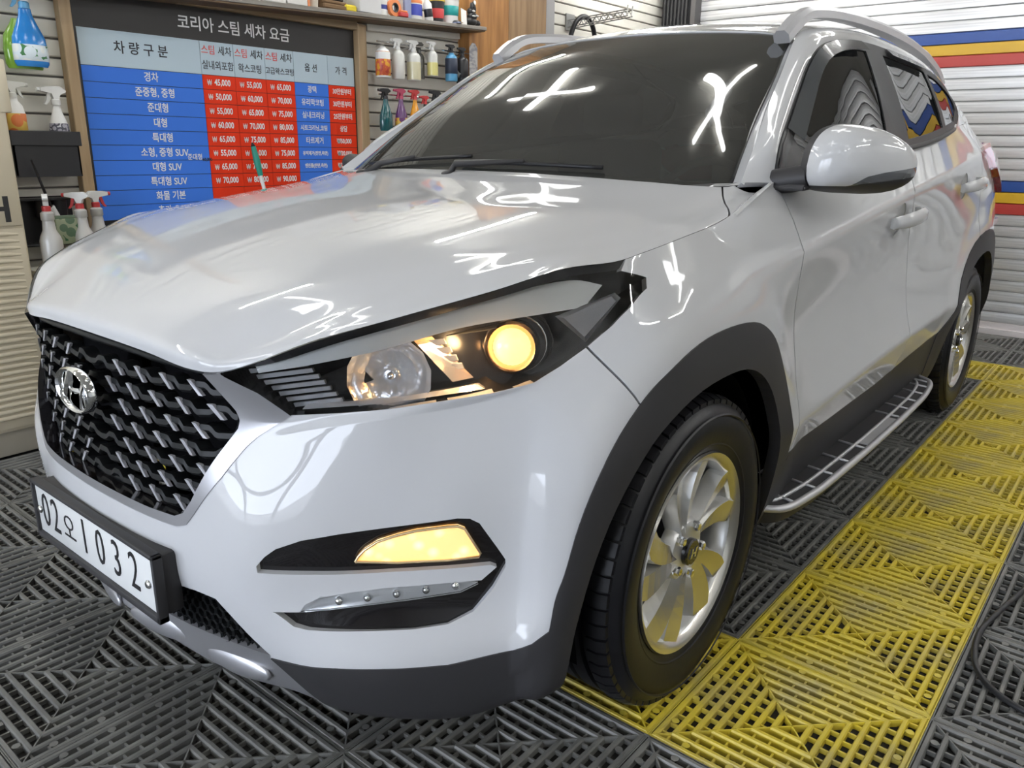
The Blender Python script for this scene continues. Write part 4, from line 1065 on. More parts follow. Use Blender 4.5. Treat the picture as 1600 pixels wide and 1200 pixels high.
# ---------------------------------------------------------------- door mirrors, folded back against the doors
MO = [(-.168,-.018),(-.160,.020),(-.140,.052),(-.112,.070),(-.065,.080),(-.015,.079),(.035,.072),(.085,.056),(.125,.034),(.150,.008),(.160,-.018),(.156,-.042),(.135,-.064),(.095,-.079),(.040,-.084),(-.030,-.082),(-.095,-.078),(-.145,-.068),(-.163,-.048)]
mo = cr([(u, 0, v) for u, v in MO + MO[:1]], 3)[:-1][:, [0, 2]]
MC = Vector((1.560, -.930, 1.165)); MU = Vector((.905, -.425, 0)).normalized(); MN = Vector((-.425, -.905, 0)).normalized()
for s in (-1, 1):
    mr = bpy.data.objects.new('door_mirror', None); link(mr, car)
    MC = Vector((1.560, -.930, 1.165)) if s == -1 else Vector((1.73, -.872, 1.135)); MU = Vector((.905, -.425, 0)).normalized() if s == -1 else Vector((.985, -.17, 0)).normalized(); MN = Vector((-.425, -.905, 0)).normalized() if s == -1 else Vector((-.17, -.985, 0)).normalized()
    def mp(u, v, d):
        q = MC + MU * u + Vector((0, 0, v)) + MN * d; return (q.x, q.y if s == -1 else -q.y, q.z)
    cover, strip_, base = bmesh.new(), bmesh.new(), bmesh.new(); n = len(mo); NR_ = 14; cu, cv_ = -.01, .0
    def ring(k):
        t = k / NR_; sh_ = math.cos(t * math.pi / 2) ** .55 if k < NR_ else 0; d = .085 * math.sin(t * math.pi / 2)
        return [(cu + (u - cu) * sh_, cv_ + (v - cv_) * sh_, d) for u, v in mo]
    rings = [ring(k) for k in range(NR_)]
    def band(u, v):
        l1 = np.interp(u, [-.17, -.075, -.05, .0, .165], [-.058, -.058, -.040, -.030, -.012]); l2 = np.interp(u, [-.17, -.075, -.05, .165], [-.058, -.058, -.056, -.034])
        return cover if v > l1 else strip_ if v > l2 else base
    # the shell is built as thin rows so the three colours meet along clean lines
    NUu, NVv = 44, 40
    def depth(u, v):
        ins = inpoly(u, v, mo.tolist())
        return ins
    P2 = []
    lo_ = lambda u: np.interp(u, bu, bl); hi_ = lambda u: np.interp(u, tu, tl)
    topc = sorted([(u, v) for u, v in mo if v >= -.018]); botc = sorted([(u, v) for u, v in mo if v <= -.018])
    tu, tl = zip(*topc); bu, bl = zip(*botc)
    u0, u1 = -.168, .160
    def surf(u, v):
        h, l = hi_(u), lo_(u); m_, r_ = (h + l) / 2, max((h - l) / 2, 1e-4); q = min(1, abs(v - m_) / r_); w = abs((u - (u0 + u1) / 2) / ((u1 - u0) / 2))
        return .088 * (max(0, 1 - q ** 2.6)) ** .5 * (max(0, 1 - w ** 4)) ** .5
    for i in range(NUu):
        ua, ub = [u0 + (u1 - u0) * (.5 - .5 * math.cos(math.pi * (i + e) / NUu)) for e in (0, 1)]
        def column(u):
            h, l = hi_(u), lo_(u); l1 = float(np.interp(u, [-.17, -.085, -.055, .0, .165], [-.062, -.062, -.040, -.030, -.012])); l2 = float(np.interp(u, [-.17, -.085, -.055, .165], [-.062, -.062, -.057, -.036]))
            l1 = min(max(l1, l), h); l2 = min(max(l2, l), l1); c_ = lambda a, b, m: [a + (b - a) * (.5 - .5 * math.cos(math.pi * q / m)) for q in range(m + 1)]
            return c_(l1, h, 16), [l2 + (l1 - l2) * q / 3 for q in range(4)], c_(l, l2, 8)
        A, B = column(ua), column(ub)
        for tb_, qa, qb in zip((cover, strip_, base), A, B):
            for m in range(len(qa) - 1):
                try: tb_.faces.new([tb_.verts.new(mp(u, v, surf(u, v))) for u, v in ((ua, qa[m]), (ub, qb[m]), (ub, qb[m + 1]), (ua, qa[m + 1]))])
                except ValueError: pass
    # rear rim and glass
    back = [base.verts.new(mp(u, v, -.018)) for u, v in mo]; frt = [base.verts.new(mp(u, v, .002)) for u, v in mo]
    for i in range(n): base.faces.new((back[i], back[(i + 1) % n], frt[(i + 1) % n], frt[i]))
    for b_, nm, mat in ((cover, 'mirror_cover', PAINT), (strip_, 'mirror_indicator', principled('indicator_lens', (.30, .31, .33), .12, .7) if s == -1 else MATS['indicator_lens']), (base, 'mirror_base', PLASTIC)):
        bmesh.ops.remove_doubles(b_, verts=b_.verts[:], dist=2e-5); bmesh.ops.dissolve_degenerate(b_, edges=b_.edges[:], dist=1e-6)
        bm_obj(nm, b_, mat, mr, smooth=True, angle=70)
    bm = bmesh.new(); bm.faces.new([bm.verts.new(mp(u * .93, v * .9, -.012)) for u, v in mo]); bmesh.ops.solidify(bm, geom=bm.faces[:], thickness=.003); bm_obj('mirror_glass', bm, CHROME, mr)
    bm = bmesh.new(); add_tube(bm, [(1.43, s * .775, 1.108), (1.432, s * .81, 1.113), (1.437, s * .855, 1.122)], [.030, .031, .030], 16); bm_obj('mirror_arm', bm, PLASTIC, mr, smooth=True, angle=50)
    bm = bmesh.new(); add_tube(bm, [(1.437, s * .850, 1.120), (1.47, s * .875, 1.124), (1.53, s * .90, 1.128)], [.030, .029, .022], 14); bm_obj('mirror_joint', bm, PLASTIC, mr, smooth=True, angle=50)
    bm = bmesh.new(); add_prism(bm, [(1.395, 1.090), (1.53, 1.096), (1.50, 1.108), (1.40, 1.104)], s * .77, s * .865); bmesh.ops.bevel(bm, geom=bm.edges[:], offset=.004, segments=2, affect='EDGES'); bm_obj('mirror_foot', bm, PLASTIC, mr, smooth=True, angle=40)
sail = side_patch('mirror_sail', [(1.415, 1.112), (1.455, 1.158), (1.50, 1.197), (1.575, 1.235), (1.60, 1.122)], PLASTIC, car, .006); twin(sail)
# ---------------------------------------------------------------- door handles
for s in (-1, 1):
    for pts_x, z, doors in ((2.10, .988, fdoors), (3.02, 1.066, rdoors)):
        par = doors[0 if s == -1 else 1]
        h = bpy.data.objects.new('door_handle', None); link(h, par)
        bm = bmesh.new(); P = cr([(pts_x - .02, .905, z - .014), (pts_x + .03, .932, z - .006), (pts_x + .12, .942, z + .002), (pts_x + .20, .934, z + .006), (pts_x + .245, .905, z + .008)], 5)
        rows = []
        for i, p in enumerate(P):
            t = i / (len(P) - 1); hh = .018 + .006 * math.sin(math.pi * t); w = .011
            rows.append([bm.verts.new((p[0], s * (p[1] + w * u), p[2] + hh * v)) for u, v in ((-1, -.8), (-1, .8), (0, 1), (1, .6), (1, -.6), (0, -1))])
        for a, b in zip(rows, rows[1:]):
            for k in range(6): bm.faces.new((a[k], a[(k + 1) % 6], b[(k + 1) % 6], b[k]))
        bm.faces.new(rows[0][::-1]); bm.faces.new(rows[-1]); bm_obj('handle_grip', bm, PAINT, h, smooth=True, angle=60)
# ---------------------------------------------------------------- wipers
def ws_pt(t, w, off=.012):
    """point on the windscreen, t up the glass, w across (-1..1)"""
    a = abs(w); c = np.array([np.interp(a * .700, cow[:, 1], cow[:, k]) for k in range(3)]); c[1] = a * .700
    b = np.array([np.interp(a * .553, wt[:, 1], wt[:, k]) for k in range(3)]); b[1] = a * .553
    p = c * (1 - t) + b * t + np.array([-.5, 0, .86]) * (.020 * 4 * t * (1 - t) * (1 - .5 * a * a) + .034 * (1 - a ** 3.5) * min(1, max(0, 3 * t)) + off); return (p[0], math.copysign(p[1], w), p[2])
for (w0, w1, t0, t1, wa) in ((.62, -.02, .015, .050, .30), (.02, -.62, .020, .030, -.22)):
    wp = bpy.data.objects.new('wiper', None); link(wp, car)
    bm = bmesh.new(); add_tube(bm, [ws_pt(t0 + (t1 - t0) * i / 10, w0 + (w1 - w0) * i / 10, .010) for i in range(11)], .006, 6); bm_obj('wiper_blade', bm, RUBBER, wp, smooth=True)
    bm = bmesh.new(); add_tube(bm, [ws_pt(-.05, w0 * .95, .004), ws_pt(.0, w0 * .8, .020), ws_pt((t0 + t1) / 2, (w0 + w1) / 2, .018)], [.012, .010, .005], 8); bm_obj('wiper_arm', bm, PLASTIC, wp, smooth=True)
    bm = lathe_dir([(0, .02), (.014, .018), (.02, 0), (.02, -.02)], ws_pt(-.05, w0 * .95, .004), (-.4, 0, 1), 12); bm_obj('wiper_pivot', bm, PLASTIC, wp, smooth=True)
fw.free(); lower.free(); hood.free(); sf.free(); qf.free(); qf2.free(); rf.free(); tf.free(); wf.free()
# ---------------------------------------------------------------- floor of interlocking grid tiles
CONC = principled('dark_concrete', (.018, .017, .016), .9, noise=(3, (.035, .032, .028), .4, .7))
TBLACK = principled('tile_charcoal', (.13, .13, .123), .40, 0, .5, noise=((9, 9, 9), (.22, .218, .20), .42, .72))
TYEL = principled('tile_yellow', (.66, .52, .045), .42, 0, .5, noise=((6, 6, 6), (.42, .35, .12), .42, .68))
def structure(o): o['kind'] = 'structure'; return o
bm = bmesh.new(); add_box(bm, -3.6, 5.72, -4.0, 2.05, -.05, -.0185)
floor = structure(bm_obj('floor', bm, CONC))
TS = .446
def tile_mesh(name, mat):
    bm = bmesh.new(); T = TS - .001; H = .017
    maps = [lambda s, d, z: (s, d, z), lambda s, d, z: (T - d, s, z), lambda s, d, z: (T - s, T - d, z), lambda s, d, z: (d, T - s, z)]
    prof = [(-.0066, -H), (-.0062, -.004), (-.0036, 0.), (.0036, 0.), (.0062, -.004), (.0066, -H)]
    NR = 7; P0 = .0092; DP = .0305
    for f in maps:
        for k in range(NR):
            d = P0 + DP * k; A = []; B = []
            for o_, z in prof:
                dd = d + o_; A.append(bm.verts.new(f(dd + .002, dd, z))); B.append(bm.verts.new(f(T - dd - .002, dd, z)))
            for i in range(5): bm.faces.new((A[i], B[i], B[i + 1], A[i + 1]))
            # staggered cross bars in the gap towards the next rib
            if k < NR - 1:
                s = d + .02 + (.017 if k % 2 else 0.)
                s = math.ceil((d + .014) / .034) * .034 + (.017 if k % 2 else 0.)
                while s < T - d - .02:
                    z = -.0065; w = .0022
                    q = [f(s - w, d + .006, z), f(s + w, d + .006, z), f(s + w, d + DP - .006, z), f(s - w, d + DP - .006, z)]
                    lo = [(p[0], p[1], -H) for p in q]; V = [bm.verts.new(p) for p in q]; W = [bm.verts.new(p) for p in lo]
                    bm.faces.new(V); bm.faces.new((V[1], W[1], W[2], V[2])); bm.faces.new((V[3], W[3], W[0], V[0]))
                    s += .034
        # edge wall and two joining studs per side
        V = [bm.verts.new(f(s, d, z)) for s, d, z in ((0, 0, -.001), (T, 0, -.001), (T, .0025, -.001), (0, .0025, -.001))]; bm.faces.new(V)
        W = [bm.verts.new(f(s, d, z)) for s, d, z in ((0, 0, -H), (T, 0, -H))]; bm.faces.new((V[0], V[1], W[1], W[0]))
        for s in (T * .17, T * .385, T * .615, T * .83):
            c = f(s, .0235, -.0012); R_ = [bm.verts.new((c[0] + .0085 * math.cos(2 * math.pi * i / 10), c[1] + .0085 * math.sin(2 * math.pi * i / 10), c[2])) for i in range(10)]; bm.faces.new(R_)
    for a, b in (((0, 0), (1, 1)), ((1, 0), (0, 1))):
        p, q = Vector((a[0] * T, a[1] * T, 0)), Vector((b[0] * T, b[1] * T, 0)); t = (q - p).normalized(); n = Vector((-t.y, t.x, 0)) * .0016
        up = Vector((0, 0, -.0006)); dn = Vector((0, 0, -H))
        V = [bm.verts.new(x) for x in (p - n + up, q - n + up, q + n + up, p + n + up)]; W = [bm.verts.new(x) for x in (p - n + dn, q - n + dn, q + n + dn, p + n + dn)]
        bm.faces.new(V); bm.faces.new((V[0], W[0], W[1], V[1])); bm.faces.new((V[2], W[2], W[3], V[3]))
    bmesh.ops.recalc_face_normals(bm, faces=bm.faces[:])
    me = bpy.data.meshes.new(name); bm.to_mesh(me); bm.free(); me.materials.append(mat)
    return me
tb, ty = tile_mesh('floor_tile', TBLACK), tile_mesh('floor_tile', TYEL)
th = R(-.1023); ct, st_ = math.cos(th), math.sin(th)
for i in range(-8, 10):
    for j in range(-7, 6):
        yel = (j in (-1, 4) and -1 <= i <= 7) or (i in (-1, 7) and -1 <= j <= 4)
        o = bpy.data.objects.new('floor_tile', ty if yel else tb); COL.objects.link(o); o.parent = floor
        x, y = i * TS, j * TS; o.location = (1.17108 + ct * x - st_ * y, -.90794 + st_ * x + ct * y, 0); o.rotation_euler = (0, 0, th)

# ---------------------------------------------------------------- room shell
SLATW = principled('slatwall_cream', (.74, .72, .65), .42, 0, .4, noise=((4, 4, 9), (.66, .64, .57), .45, .8))
GROOVE = principled('slat_groove', (.16, .15, .135), .7)
bm = bmesh.new(); add_box(bm, -3.6, 5.75, 2.035, 2.12, -.05, 2.65); wall_left = structure(bm_obj('wall_left', bm, GROOVE))
PITCH = .0718; z = 1.289 - 18 * PITCH + .0
k = -17
slat_me = None
for k in range(-17, 19):
    z0 = 1.2930 + k * PITCH
    if slat_me is None:
        bm = bmesh.new(); add_prism(bm, [(2.036, 0), (2.024, .0), (2.0205, .004), (2.0205, .0590), (2.024, .0630), (2.036, .0645)], -3.6, 5.72, f=lambda u, v, d: (d, u, v))
        o = bm_obj('slat', bm, SLATW, wall_left); slat_me = o.data
    else: o = link(bpy.data.objects.new('slat', slat_me), wall_left)
    o.location = (0, 0, z0)
CEIL = principled('ceiling_board', (.50, .49, .45), .7, noise=(1.2, (.42, .41, .37), .4, .7))
bm = bmesh.new(); add_box(bm, -3.6, 5.75, -4.0, 2.12, 2.60, 2.66); structure(bm_obj('ceiling', bm, CEIL))
WALLR = principled('side_wall_grey', (.42, .42, .41), .6)
bm = bmesh.new(); add_box(bm, -3.6, 5.75, -4.06, -4.0, -.05, 2.65); wall_right = structure(bm_obj('wall_right', bm, WALLR))
slr = None
for k in range(12):
    if slr is None:
        bm = bmesh.new(); add_prism(bm, [(-4.001, 0), (-3.985, .004), (-3.985, .196), (-4.001, .2)], -3.6, 5.7, f=lambda u, v, d: (d, u, v)); o = bm_obj('panel', bm, principled('panel_white', (.6, .6, .58), .45), wall_right); slr = o.data
    else: o = link(bpy.data.objects.new('panel', slr), wall_right)
    o.location = (0, 0, .1 + k * .206)
bm = bmesh.new(); add_box(bm, 5.74, 5.80, -4.0, 2.12, -.05, 2.65); wall_back = structure(bm_obj('wall_back', bm, GROOVE))
# roller shutter: one object per slat
GALV = principled('galvanised_slat', (.76, .765, .77), .30, .45, .5, noise=((1.3, 1.1, 75), (.40, .405, .41), .42, .78))
GALV.node_tree.nodes['Principled BSDF'].inputs['Roughness'].default_value = .32
SB = principled('stripe_blue', (.03, .09, .36), .35); SY = principled('stripe_yellow', (.72, .44, .03), .35); SR = principled('stripe_red', (.52, .06, .05), .35)
door = structure(bpy.data.objects.new('door_1', None)); COL.objects.link(door); door.location = (5.70, 0, 0)
SP = .0721; prof = [(.03, .000), (.004, .001), (.0, .004), (-.0012, .02), (-.0015, .036), (-.0012, .052), (.0, .066), (.003, .0685), (.016, .0685), (.016, .0721), (.03, .0721)]
shut = {}
def shutter_mesh(mat, x0=0):
    bm = bmesh.new(); n = 2; A = [bm.verts.new((u, -3.98, v)) for u, v in prof]; B = [bm.verts.new((u, 1.76, v)) for u, v in prof]
    for i in range(len(prof) - 1): bm.faces.new((A[i], A[i + 1], B[i + 1], B[i]))
    bmesh.ops.recalc_face_normals(bm, faces=bm.faces[:]); me = bpy.data.meshes.new('slat'); bm.to_mesh(me); bm.free(); me.materials.append(mat)
    me.polygons.foreach_set('use_smooth', [True] * len(me.polygons)); me.set_sharp_from_angle(angle=R(40)); return me
for k in range(1, 36):
    m = SB if k in (26, 13) else SY if k in (25, 12) else SR if k in (24, 11) else GALV
    if m not in shut: shut[m] = shutter_mesh(m)
    o = link(bpy.data.objects.new('slat', shut[m]), door); o.location = (0, 0, k * SP)
LEAK_BAR = principled('leak_bar_pale', (.85, .80, .80), .3, .2)  # pale pink stands in for light leaking under the shutter
bm = bmesh.new(); add_box(bm, -.02, .03, -3.98, 1.76, -.015, .028); add_box(bm, -.006, .03, -3.98, 1.76, .028, SP); bm_obj('bottom_leak_bar', bm, LEAK_BAR, door)
# shutter guide: black ribbed post in the corner
GUIDE = principled('guide_black', (.007, .007, .008), .5, 0, .3)
gp = structure(bpy.data.objects.new('trim_1', None)); COL.objects.link(gp)
bm = bmesh.new(); add_box(bm, 5.60, 5.72, 1.70, 1.95, -.02, 2.6); bm_obj('guide_post', bm, GUIDE, gp)
for k in range(7):
    bm = bmesh.new(); y = 1.725 + .032 * k; add_box(bm, 5.583, 5.60, y, y + .014, -.02, 2.6); bm_obj('guide_rib', bm, principled('guide_rib_grey', (.035, .035, .037), .4) if k == 0 else MATS['guide_rib_grey'], gp)
bm = bmesh.new(); add_box(bm, 5.60, 5.70, 1.66, 1.70, -.02, 2.6); bm_obj('guide_edge', bm, principled('guide_edge_grey', (.09, .085, .085), .5), gp)
# plywood-clad pillar
PLY = principled('plywood_orange', (.44, .21, .06), .5, noise=((24, 24, 2.2), (.27, .115, .03), .40, .66))
PLY2 = principled('plywood_grey_brown', (.36, .23, .12), .5, noise=((26, 26, 2.0), (.24, .145, .07), .40, .66))
pil = structure(bpy.data.objects.new('trim_2', None)); COL.objects.link(pil)
for x0, x1, m in ((3.275, 3.645, PLY), (3.648, 4.035, PLY2)):
    bm = bevel_box(x0, x1, 1.93, 2.03, -.02, 2.6, .003, 1); bm_obj('plywood_panel', bm, m, pil)
bm = bevel_box(4.036, 4.135, 1.935, 2.03, -.02, 2.6, .004, 1); bm_obj('corner_strip', bm, principled('grey_strip', (.36, .36, .36), .4), pil)
# open front of the garage: wall on one side, posts, rail and header round the opening
bm = bmesh.new(); add_box(bm, -3.7, -3.6, -4.0, -1.95, -.05, 2.65); structure(bm_obj('wall_front', bm, WALLR))
for n_, (x0, x1, y0, y1, z0, z1) in enumerate(((-3.7, -3.6, -1.95, 2.1, 2.25, 2.65), (-3.68, -3.6, -1.2, -1.08, -.05, 2.25), (-3.68, -3.6, .3, .42, -.05, 2.25), (-3.68, -3.6, 1.5, 2.1, -.05, 2.25), (-3.68, -3.6, -1.95, 1.5, .95, 1.02))):
    bm = bmesh.new(); add_box(bm, x0, x1, y0, y1, z0, z1); structure(bm_obj('trim_%d' % (3 + n_), bm, WALLR))
# outdoor ground beyond the opening
bm = bmesh.new(); add_box(bm, -14, -3.61, -10, 10, -.12, -.06); structure(bm_obj('trim_8', bm, principled('forecourt', (.30, .29, .28), .9)))

# ---------------------------------------------------------------- ceiling lamps and added fill tubes
LEDW = principled('led_white', (1, 1, 1), .4, 0, .5, 0, (1.0, 1.0, .99), CROSS_POWER)
LAMPB = principled('lamp_white_plastic', (.8, .8, .78), .4)
def cross_lamp(x, y, label):
    t = thing('cross_lamp', label, 'lamp', (x, y, 2.60), 0, 'cross shaped ceiling lamps')
    bm = bevel_box(-.09, .09, -.09, .09, -.03, .0, .004, 1); bm_obj('lamp_base', bm, LAMPB, t)
    for a in (0, 1):
        bm = bmesh.new(); w = .030; pts = []
        for s in (1, -1):
            for q in range(7):
                an = R(-90 + 30 * q); pts.append((s * (.345 + w * math.cos(an)), s * w * math.sin(an)))
        add_prism(bm, [(u, v) if a == 0 else (-v, u) for u, v in pts], -.050 - .001 * a, -.031, f=lambda u, v, d: (u, v, d)); bm_obj('light_arm', bm, LEDW, t)
for x, y, l_ in ((2.17, .95, 'cross shaped LED lamp over the far front seat by the slat wall'), (2.27, -.66, 'cross shaped LED lamp over the driver door'), (.62, .95, 'cross shaped LED lamp over the far front wheel'), (.62, -.66, 'cross shaped LED lamp over the lit headlight'), (3.75, -.66, 'cross shaped LED lamp over the rear door'),
             (2.2, -2.4, 'cross shaped LED lamp over the open floor beside the driver door'), (.62, -2.4, 'cross shaped LED lamp over the open floor beside the front wheel'), (3.75, -2.4, 'cross shaped LED lamp over the open floor near the shutter'),
             (-1.2, .95, 'cross shaped LED lamp before the bumper by the slat wall'), (-1.2, -.66, 'cross shaped LED lamp before the licence plate'), (-1.2, -2.4, 'cross shaped LED lamp in the open front corner')):
    cross_lamp(x, y, 'white ' + l_)
LEDT = principled('led_tube_white', (1, 1, 1), .4, 0, .5, 0, (1.0, 1.0, .99), TUBE_POWER)
def tube_or_fill_lamp(p, q, label, group):
    t = thing('tube_or_fill_lamp', label, 'lamp', p, 0, group); d = Vector(q) - Vector(p)
    bm = bmesh.new(); add_tube(bm, [(0, 0, 0), tuple(d)], .018, 10); bm_obj('light_tube', bm, LEDT, t, smooth=True, angle=50)
    bm = bmesh.new(); add_tube(bm, [tuple(Vector((0, 0, .034))), tuple(d + Vector((0, 0, .034)))], .022, 8); bm_obj('tube_holder', bm, LAMPB, t, smooth=True, angle=50)
for k, x in enumerate((-1.3, .40, 2.35, 4.35)): tube_or_fill_lamp((x, 1.62, 2.55), (x + (.80 if k == 1 else 1.15), 1.62, 2.55), ('added white fill tube near the garage opening by the slat wall', 'short white tube lamp above the price board', 'white tube lamp above the hanging bottles', 'added white fill tube above the lattice bracket')[k], 'tube lamps along the slat wall')  # end tubes added to brighten the wall; middle ones show in reflections
for k, x in enumerate((-.6, 1.4, 3.2)): tube_or_fill_lamp((x, -3.3, 2.55), (x + 1.15, -3.3, 2.55), ('added white fill tube by the grey side wall near the opening', 'added white fill tube by the grey side wall beside the doors', 'added white fill tube by the grey side wall beside the rear wheel')[k], 'added fill tubes along the side wall')  # unseen tubes added to brighten the car's side and the floor
for k, y in enumerate((-3.3, -2.0, -.7, .45)): tube_or_fill_lamp((4.3, y, 2.55), (4.3, y + .7, 2.55), ('added white fill tube before the shutter by the grey side wall', 'added white fill tube before the shutter over the open floor', 'added white fill tube before the shutter over the car tail', 'added white fill tube before the shutter by the black guide post')[k], 'added fill tubes before the shutter')  # unseen tubes added to brighten the shutter
# ---------------------------------------------------------------- price board
board = thing('price_board', 'hand lettered price board of blue and red rows under a black title strip', 'sign', (1.72, 2.015, 1.30))
def loc(o, x, y, z): o.location = (x - 1.72, y - 2.015, z - 1.30); return o
BBLK = principled('board_black', (.022, .020, .019), .45); PALE = principled('board_pale_blue', (.54, .66, .74), .5, 0, .2); BLUE = principled('board_blue', (.062, .215, .80), .5, 0, .15); RED = principled('board_red', (.86, .05, .015), .5, 0, .15)
WHITE_INK = principled('lettering_white', (.85, .85, .84), .5); BLK_INK = principled('lettering_black', (.02, .02, .03), .5); RED_INK = principled('lettering_red', (.75, .06, .05), .5)
loc(bm_obj('backing', bevel_box(-.735, .728, -.004, .004, -.66, .47, .002, 1), BBLK, board), 1.72, 2.013, 1.30)
colx = [1.013, 1.548, 1.717, 1.886, 2.052, 2.263, 2.439]; rowz = [1.4865 - .0629 * k for k in range(11)]
def cell(x0, x1, z0, z1, mat): return loc(bm_obj('cell', bevel_box(x0 + .001, x1 - .001, -.0015, .0015, z0 + .001, z1 - .001, 0), mat, board), 1.72 + 0, 2.0075, 1.30 + 0) if False else cell2(x0, x1, z0, z1, mat)
cells = {}
def cell2(x0, x1, z0, z1, mat):
    w, h = round(x1 - x0 - .0024, 4), round(z1 - z0 - .0024, 4); key = (w, h, mat.name)
    if key not in cells:
        bm = bmesh.new(); add_box(bm, -w / 2, w / 2, -.0015, .0015, -h / 2, h / 2); o = bm_obj('cell', bm, mat, board); cells[key] = o.data
    else: o = link(bpy.data.objects.new('cell', cells[key]), board)
    return loc(o, (x0 + x1) / 2, 2.0075, (z0 + z1) / 2)
for a, b in zip(colx, colx[1:]): cell2(a, b, 1.4865, 1.631, PALE)
for z1, z0 in zip(rowz, rowz[1:]):
    for c in range(6): cell2(colx[c], colx[c + 1], z0, z1, BLUE if c in (0, 4) else RED)
UP = (math.pi / 2, 0, 0)
def write(s, x, z, size, mat, sx=1., bold=.0): 
    o = text_mesh('lettering', s, size, mat, board, (0, 0, 0), UP, sx, depth=.0004, offset=bold); return loc(o, x, 2.0052, z)
write('코리아 스팀 세차 요금', 1.745, 1.695, .066, WHITE_INK, .98, .0008)
write('차 량 구 분', 1.275, 1.563, .054, BLK_INK, .98, .0006)
for c, w2 in ((1, '실내외포함'), (2, '왁스코팅'), (3, '고급왁스코팅')):
    xm = (colx[c] + colx[c + 1]) / 2
    write('스팀', xm - .044, 1.592, .043, RED_INK, .9, .0002); write('세차', xm + .040, 1.592, .043, BLK_INK, .9, .0002); write(w2, xm, 1.527, .042 if len(w2) < 6 else .036, BLK_INK, .84, .0002)
write('옵 션', (colx[4] + colx[5]) / 2, 1.558, .042, BLK_INK, .9, .0003); write('가 격', (colx[5] + colx[6]) / 2, 1.558, .042, BLK_INK, .9, .0003)
ROWS = [('경차', '45,000', '55,000', '65,000', '광택', '30만원부터'), ('준중형, 중형', '50,000', '60,000', '70,000', '유리막코팅', '30만원부터'), ('준대형', '55,000', '65,000', '75,000', '실내크리닝', '25만원부터'),
        ('대형', '60,000', '70,000', '80,000', '시트크리닝,코팅', '상담'), ('특대형', '65,000', '75,000', '85,000', '타르제거', '₩50,000'), ('소형, 중형 SUV', '55,000', '65,000', '75,000', '유막제거(전면,측면)', '₩20,000'),
        ('대형 SUV', '65,000', '75,000', '85,000', '엔진룸(전면,측면)', '₩20,000'), ('특대형 SUV', '70,000', '80,000', '90,000', '', ''), ('화물 기본', '', '', '', '', ''), ('추가 요금', '', '', '', '', '')]
for k, r in enumerate(ROWS):
    zc = (rowz[k] + rowz[k + 1]) / 2
    write(r[0], 1.305 + .012 * k ** .5, zc, .042, WHITE_INK, .85, .0006)
    for c in (1, 2, 3):
        if r[c]: write('₩', colx[c] + .034, zc - .003, .034, WHITE_INK, .75, 0); write(r[c], colx[c] + .100, zc, .038, WHITE_INK, .80, .0008)
    if r[4]: write(r[4], (colx[4] + colx[5]) / 2, zc, .036 if len(r[4]) < 6 else .030 if len(r[4]) < 9 else .023, WHITE_INK, .86, .0005)
    if r[5]: write(r[5], (colx[5] + colx[6]) / 2, zc, .033, WHITE_INK, .82, .0007)
write('준대형', 1.474, rowz[6] + .012, .030, WHITE_INK, .9, .0003); write('60,000', 1.535, rowz[6] + .002, .020, BLK_INK, .9, .0004)

WOOD = principled('pale_wood', (.46, .33, .19), .5, noise=((40, 40, 3), (.37, .25, .13), .4, .7)); WOODX = principled('rail_wood', (.33, .24, .14), .55, noise=((3, 40, 40), (.24, .165, .09), .4, .7))
fr = thing('board_frame', 'pale wooden frame of two posts and a rail round the price board', 'frame', (1.72, 2.0, 0))
bm_obj('post', bevel_box(.944 - 1.72, .990 - 1.72, -.03, .018, -.0, 2.3, .003, 1), WOOD, fr); bm_obj('post', bevel_box(2.448 - 1.72, 2.506 - 1.72, -.03, .018, .0, 1.80, .003, 1), WOOD, fr)
bm_obj('rail', bevel_box(.990 - 1.72, 2.448 - 1.72, -.028, .018, 1.768, 1.812, .003, 1), WOODX, fr)

# ---------------------------------------------------------------- shelf and what stands on it
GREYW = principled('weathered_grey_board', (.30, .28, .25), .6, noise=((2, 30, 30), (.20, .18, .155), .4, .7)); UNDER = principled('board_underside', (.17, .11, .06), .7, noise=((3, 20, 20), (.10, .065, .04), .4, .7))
SL = .040                                              # the shelf hangs a little lower at its left end
sh = thing('wall_shelf', 'weathered grey wall shelf board above the price board', 'shelf', (1.2, 2.02, 1.762)); sh.rotation_euler = (0, -math.atan(SL), 0)
o = bm_obj('shelf_board', bevel_box(-.5, 2.13, -.185, .0, .004, .024, .002, 1), GREYW, sh); o2 = bm_obj('shelf_underlay', bevel_box(-.5, 2.12, -.18, .0, -.004, .0038, .001, 1), UNDER, sh)
bm_obj('batten', bevel_box(1.33, 2.06, -.03, .0, -.038, -.0045, .002, 1), SLATW, sh)
def shz(x): return 1.762 + (x - 1.2) * SL + .0262
def put(name, label, cat, x, y, rotz=0., group=None):
    t = thing(name, label, cat, (x, y, shz(x)), rotz, group); return t
def box_part(t, nm, w, d, h, mat, b=.003, z=0., x=0., y=0.): return bm_obj(nm, bevel_box(x - w / 2, x + w / 2, y - d / 2, y + d / 2, z, z + h, b, 1), mat, t)
def lathe_part(t, nm, prof, mat, n=20, sy=1., x=0., y=0., z=0., smooth=True):
    bm = bmesh.new(); add_lathe(bm, prof, n, 'Z'); 
    for v in bm.verts: v.co = Vector((v.co.x + x, v.co.y * sy + y, v.co.z + z))
    return bm_obj(nm, bm, mat, t, smooth=smooth, angle=40)
CARD = principled('white_card', (.72, .71, .68), .6); CREAM = principled('cream_card', (.62, .56, .46), .6); LIDY = principled('yellow_plastic', (.70, .52, .05), .4); BRN = principled('brown_fibre', (.20, .12, .06), .9); SPG = principled('yellow_sponge', (.72, .56, .04), .9, bump=(200, .5, .002))
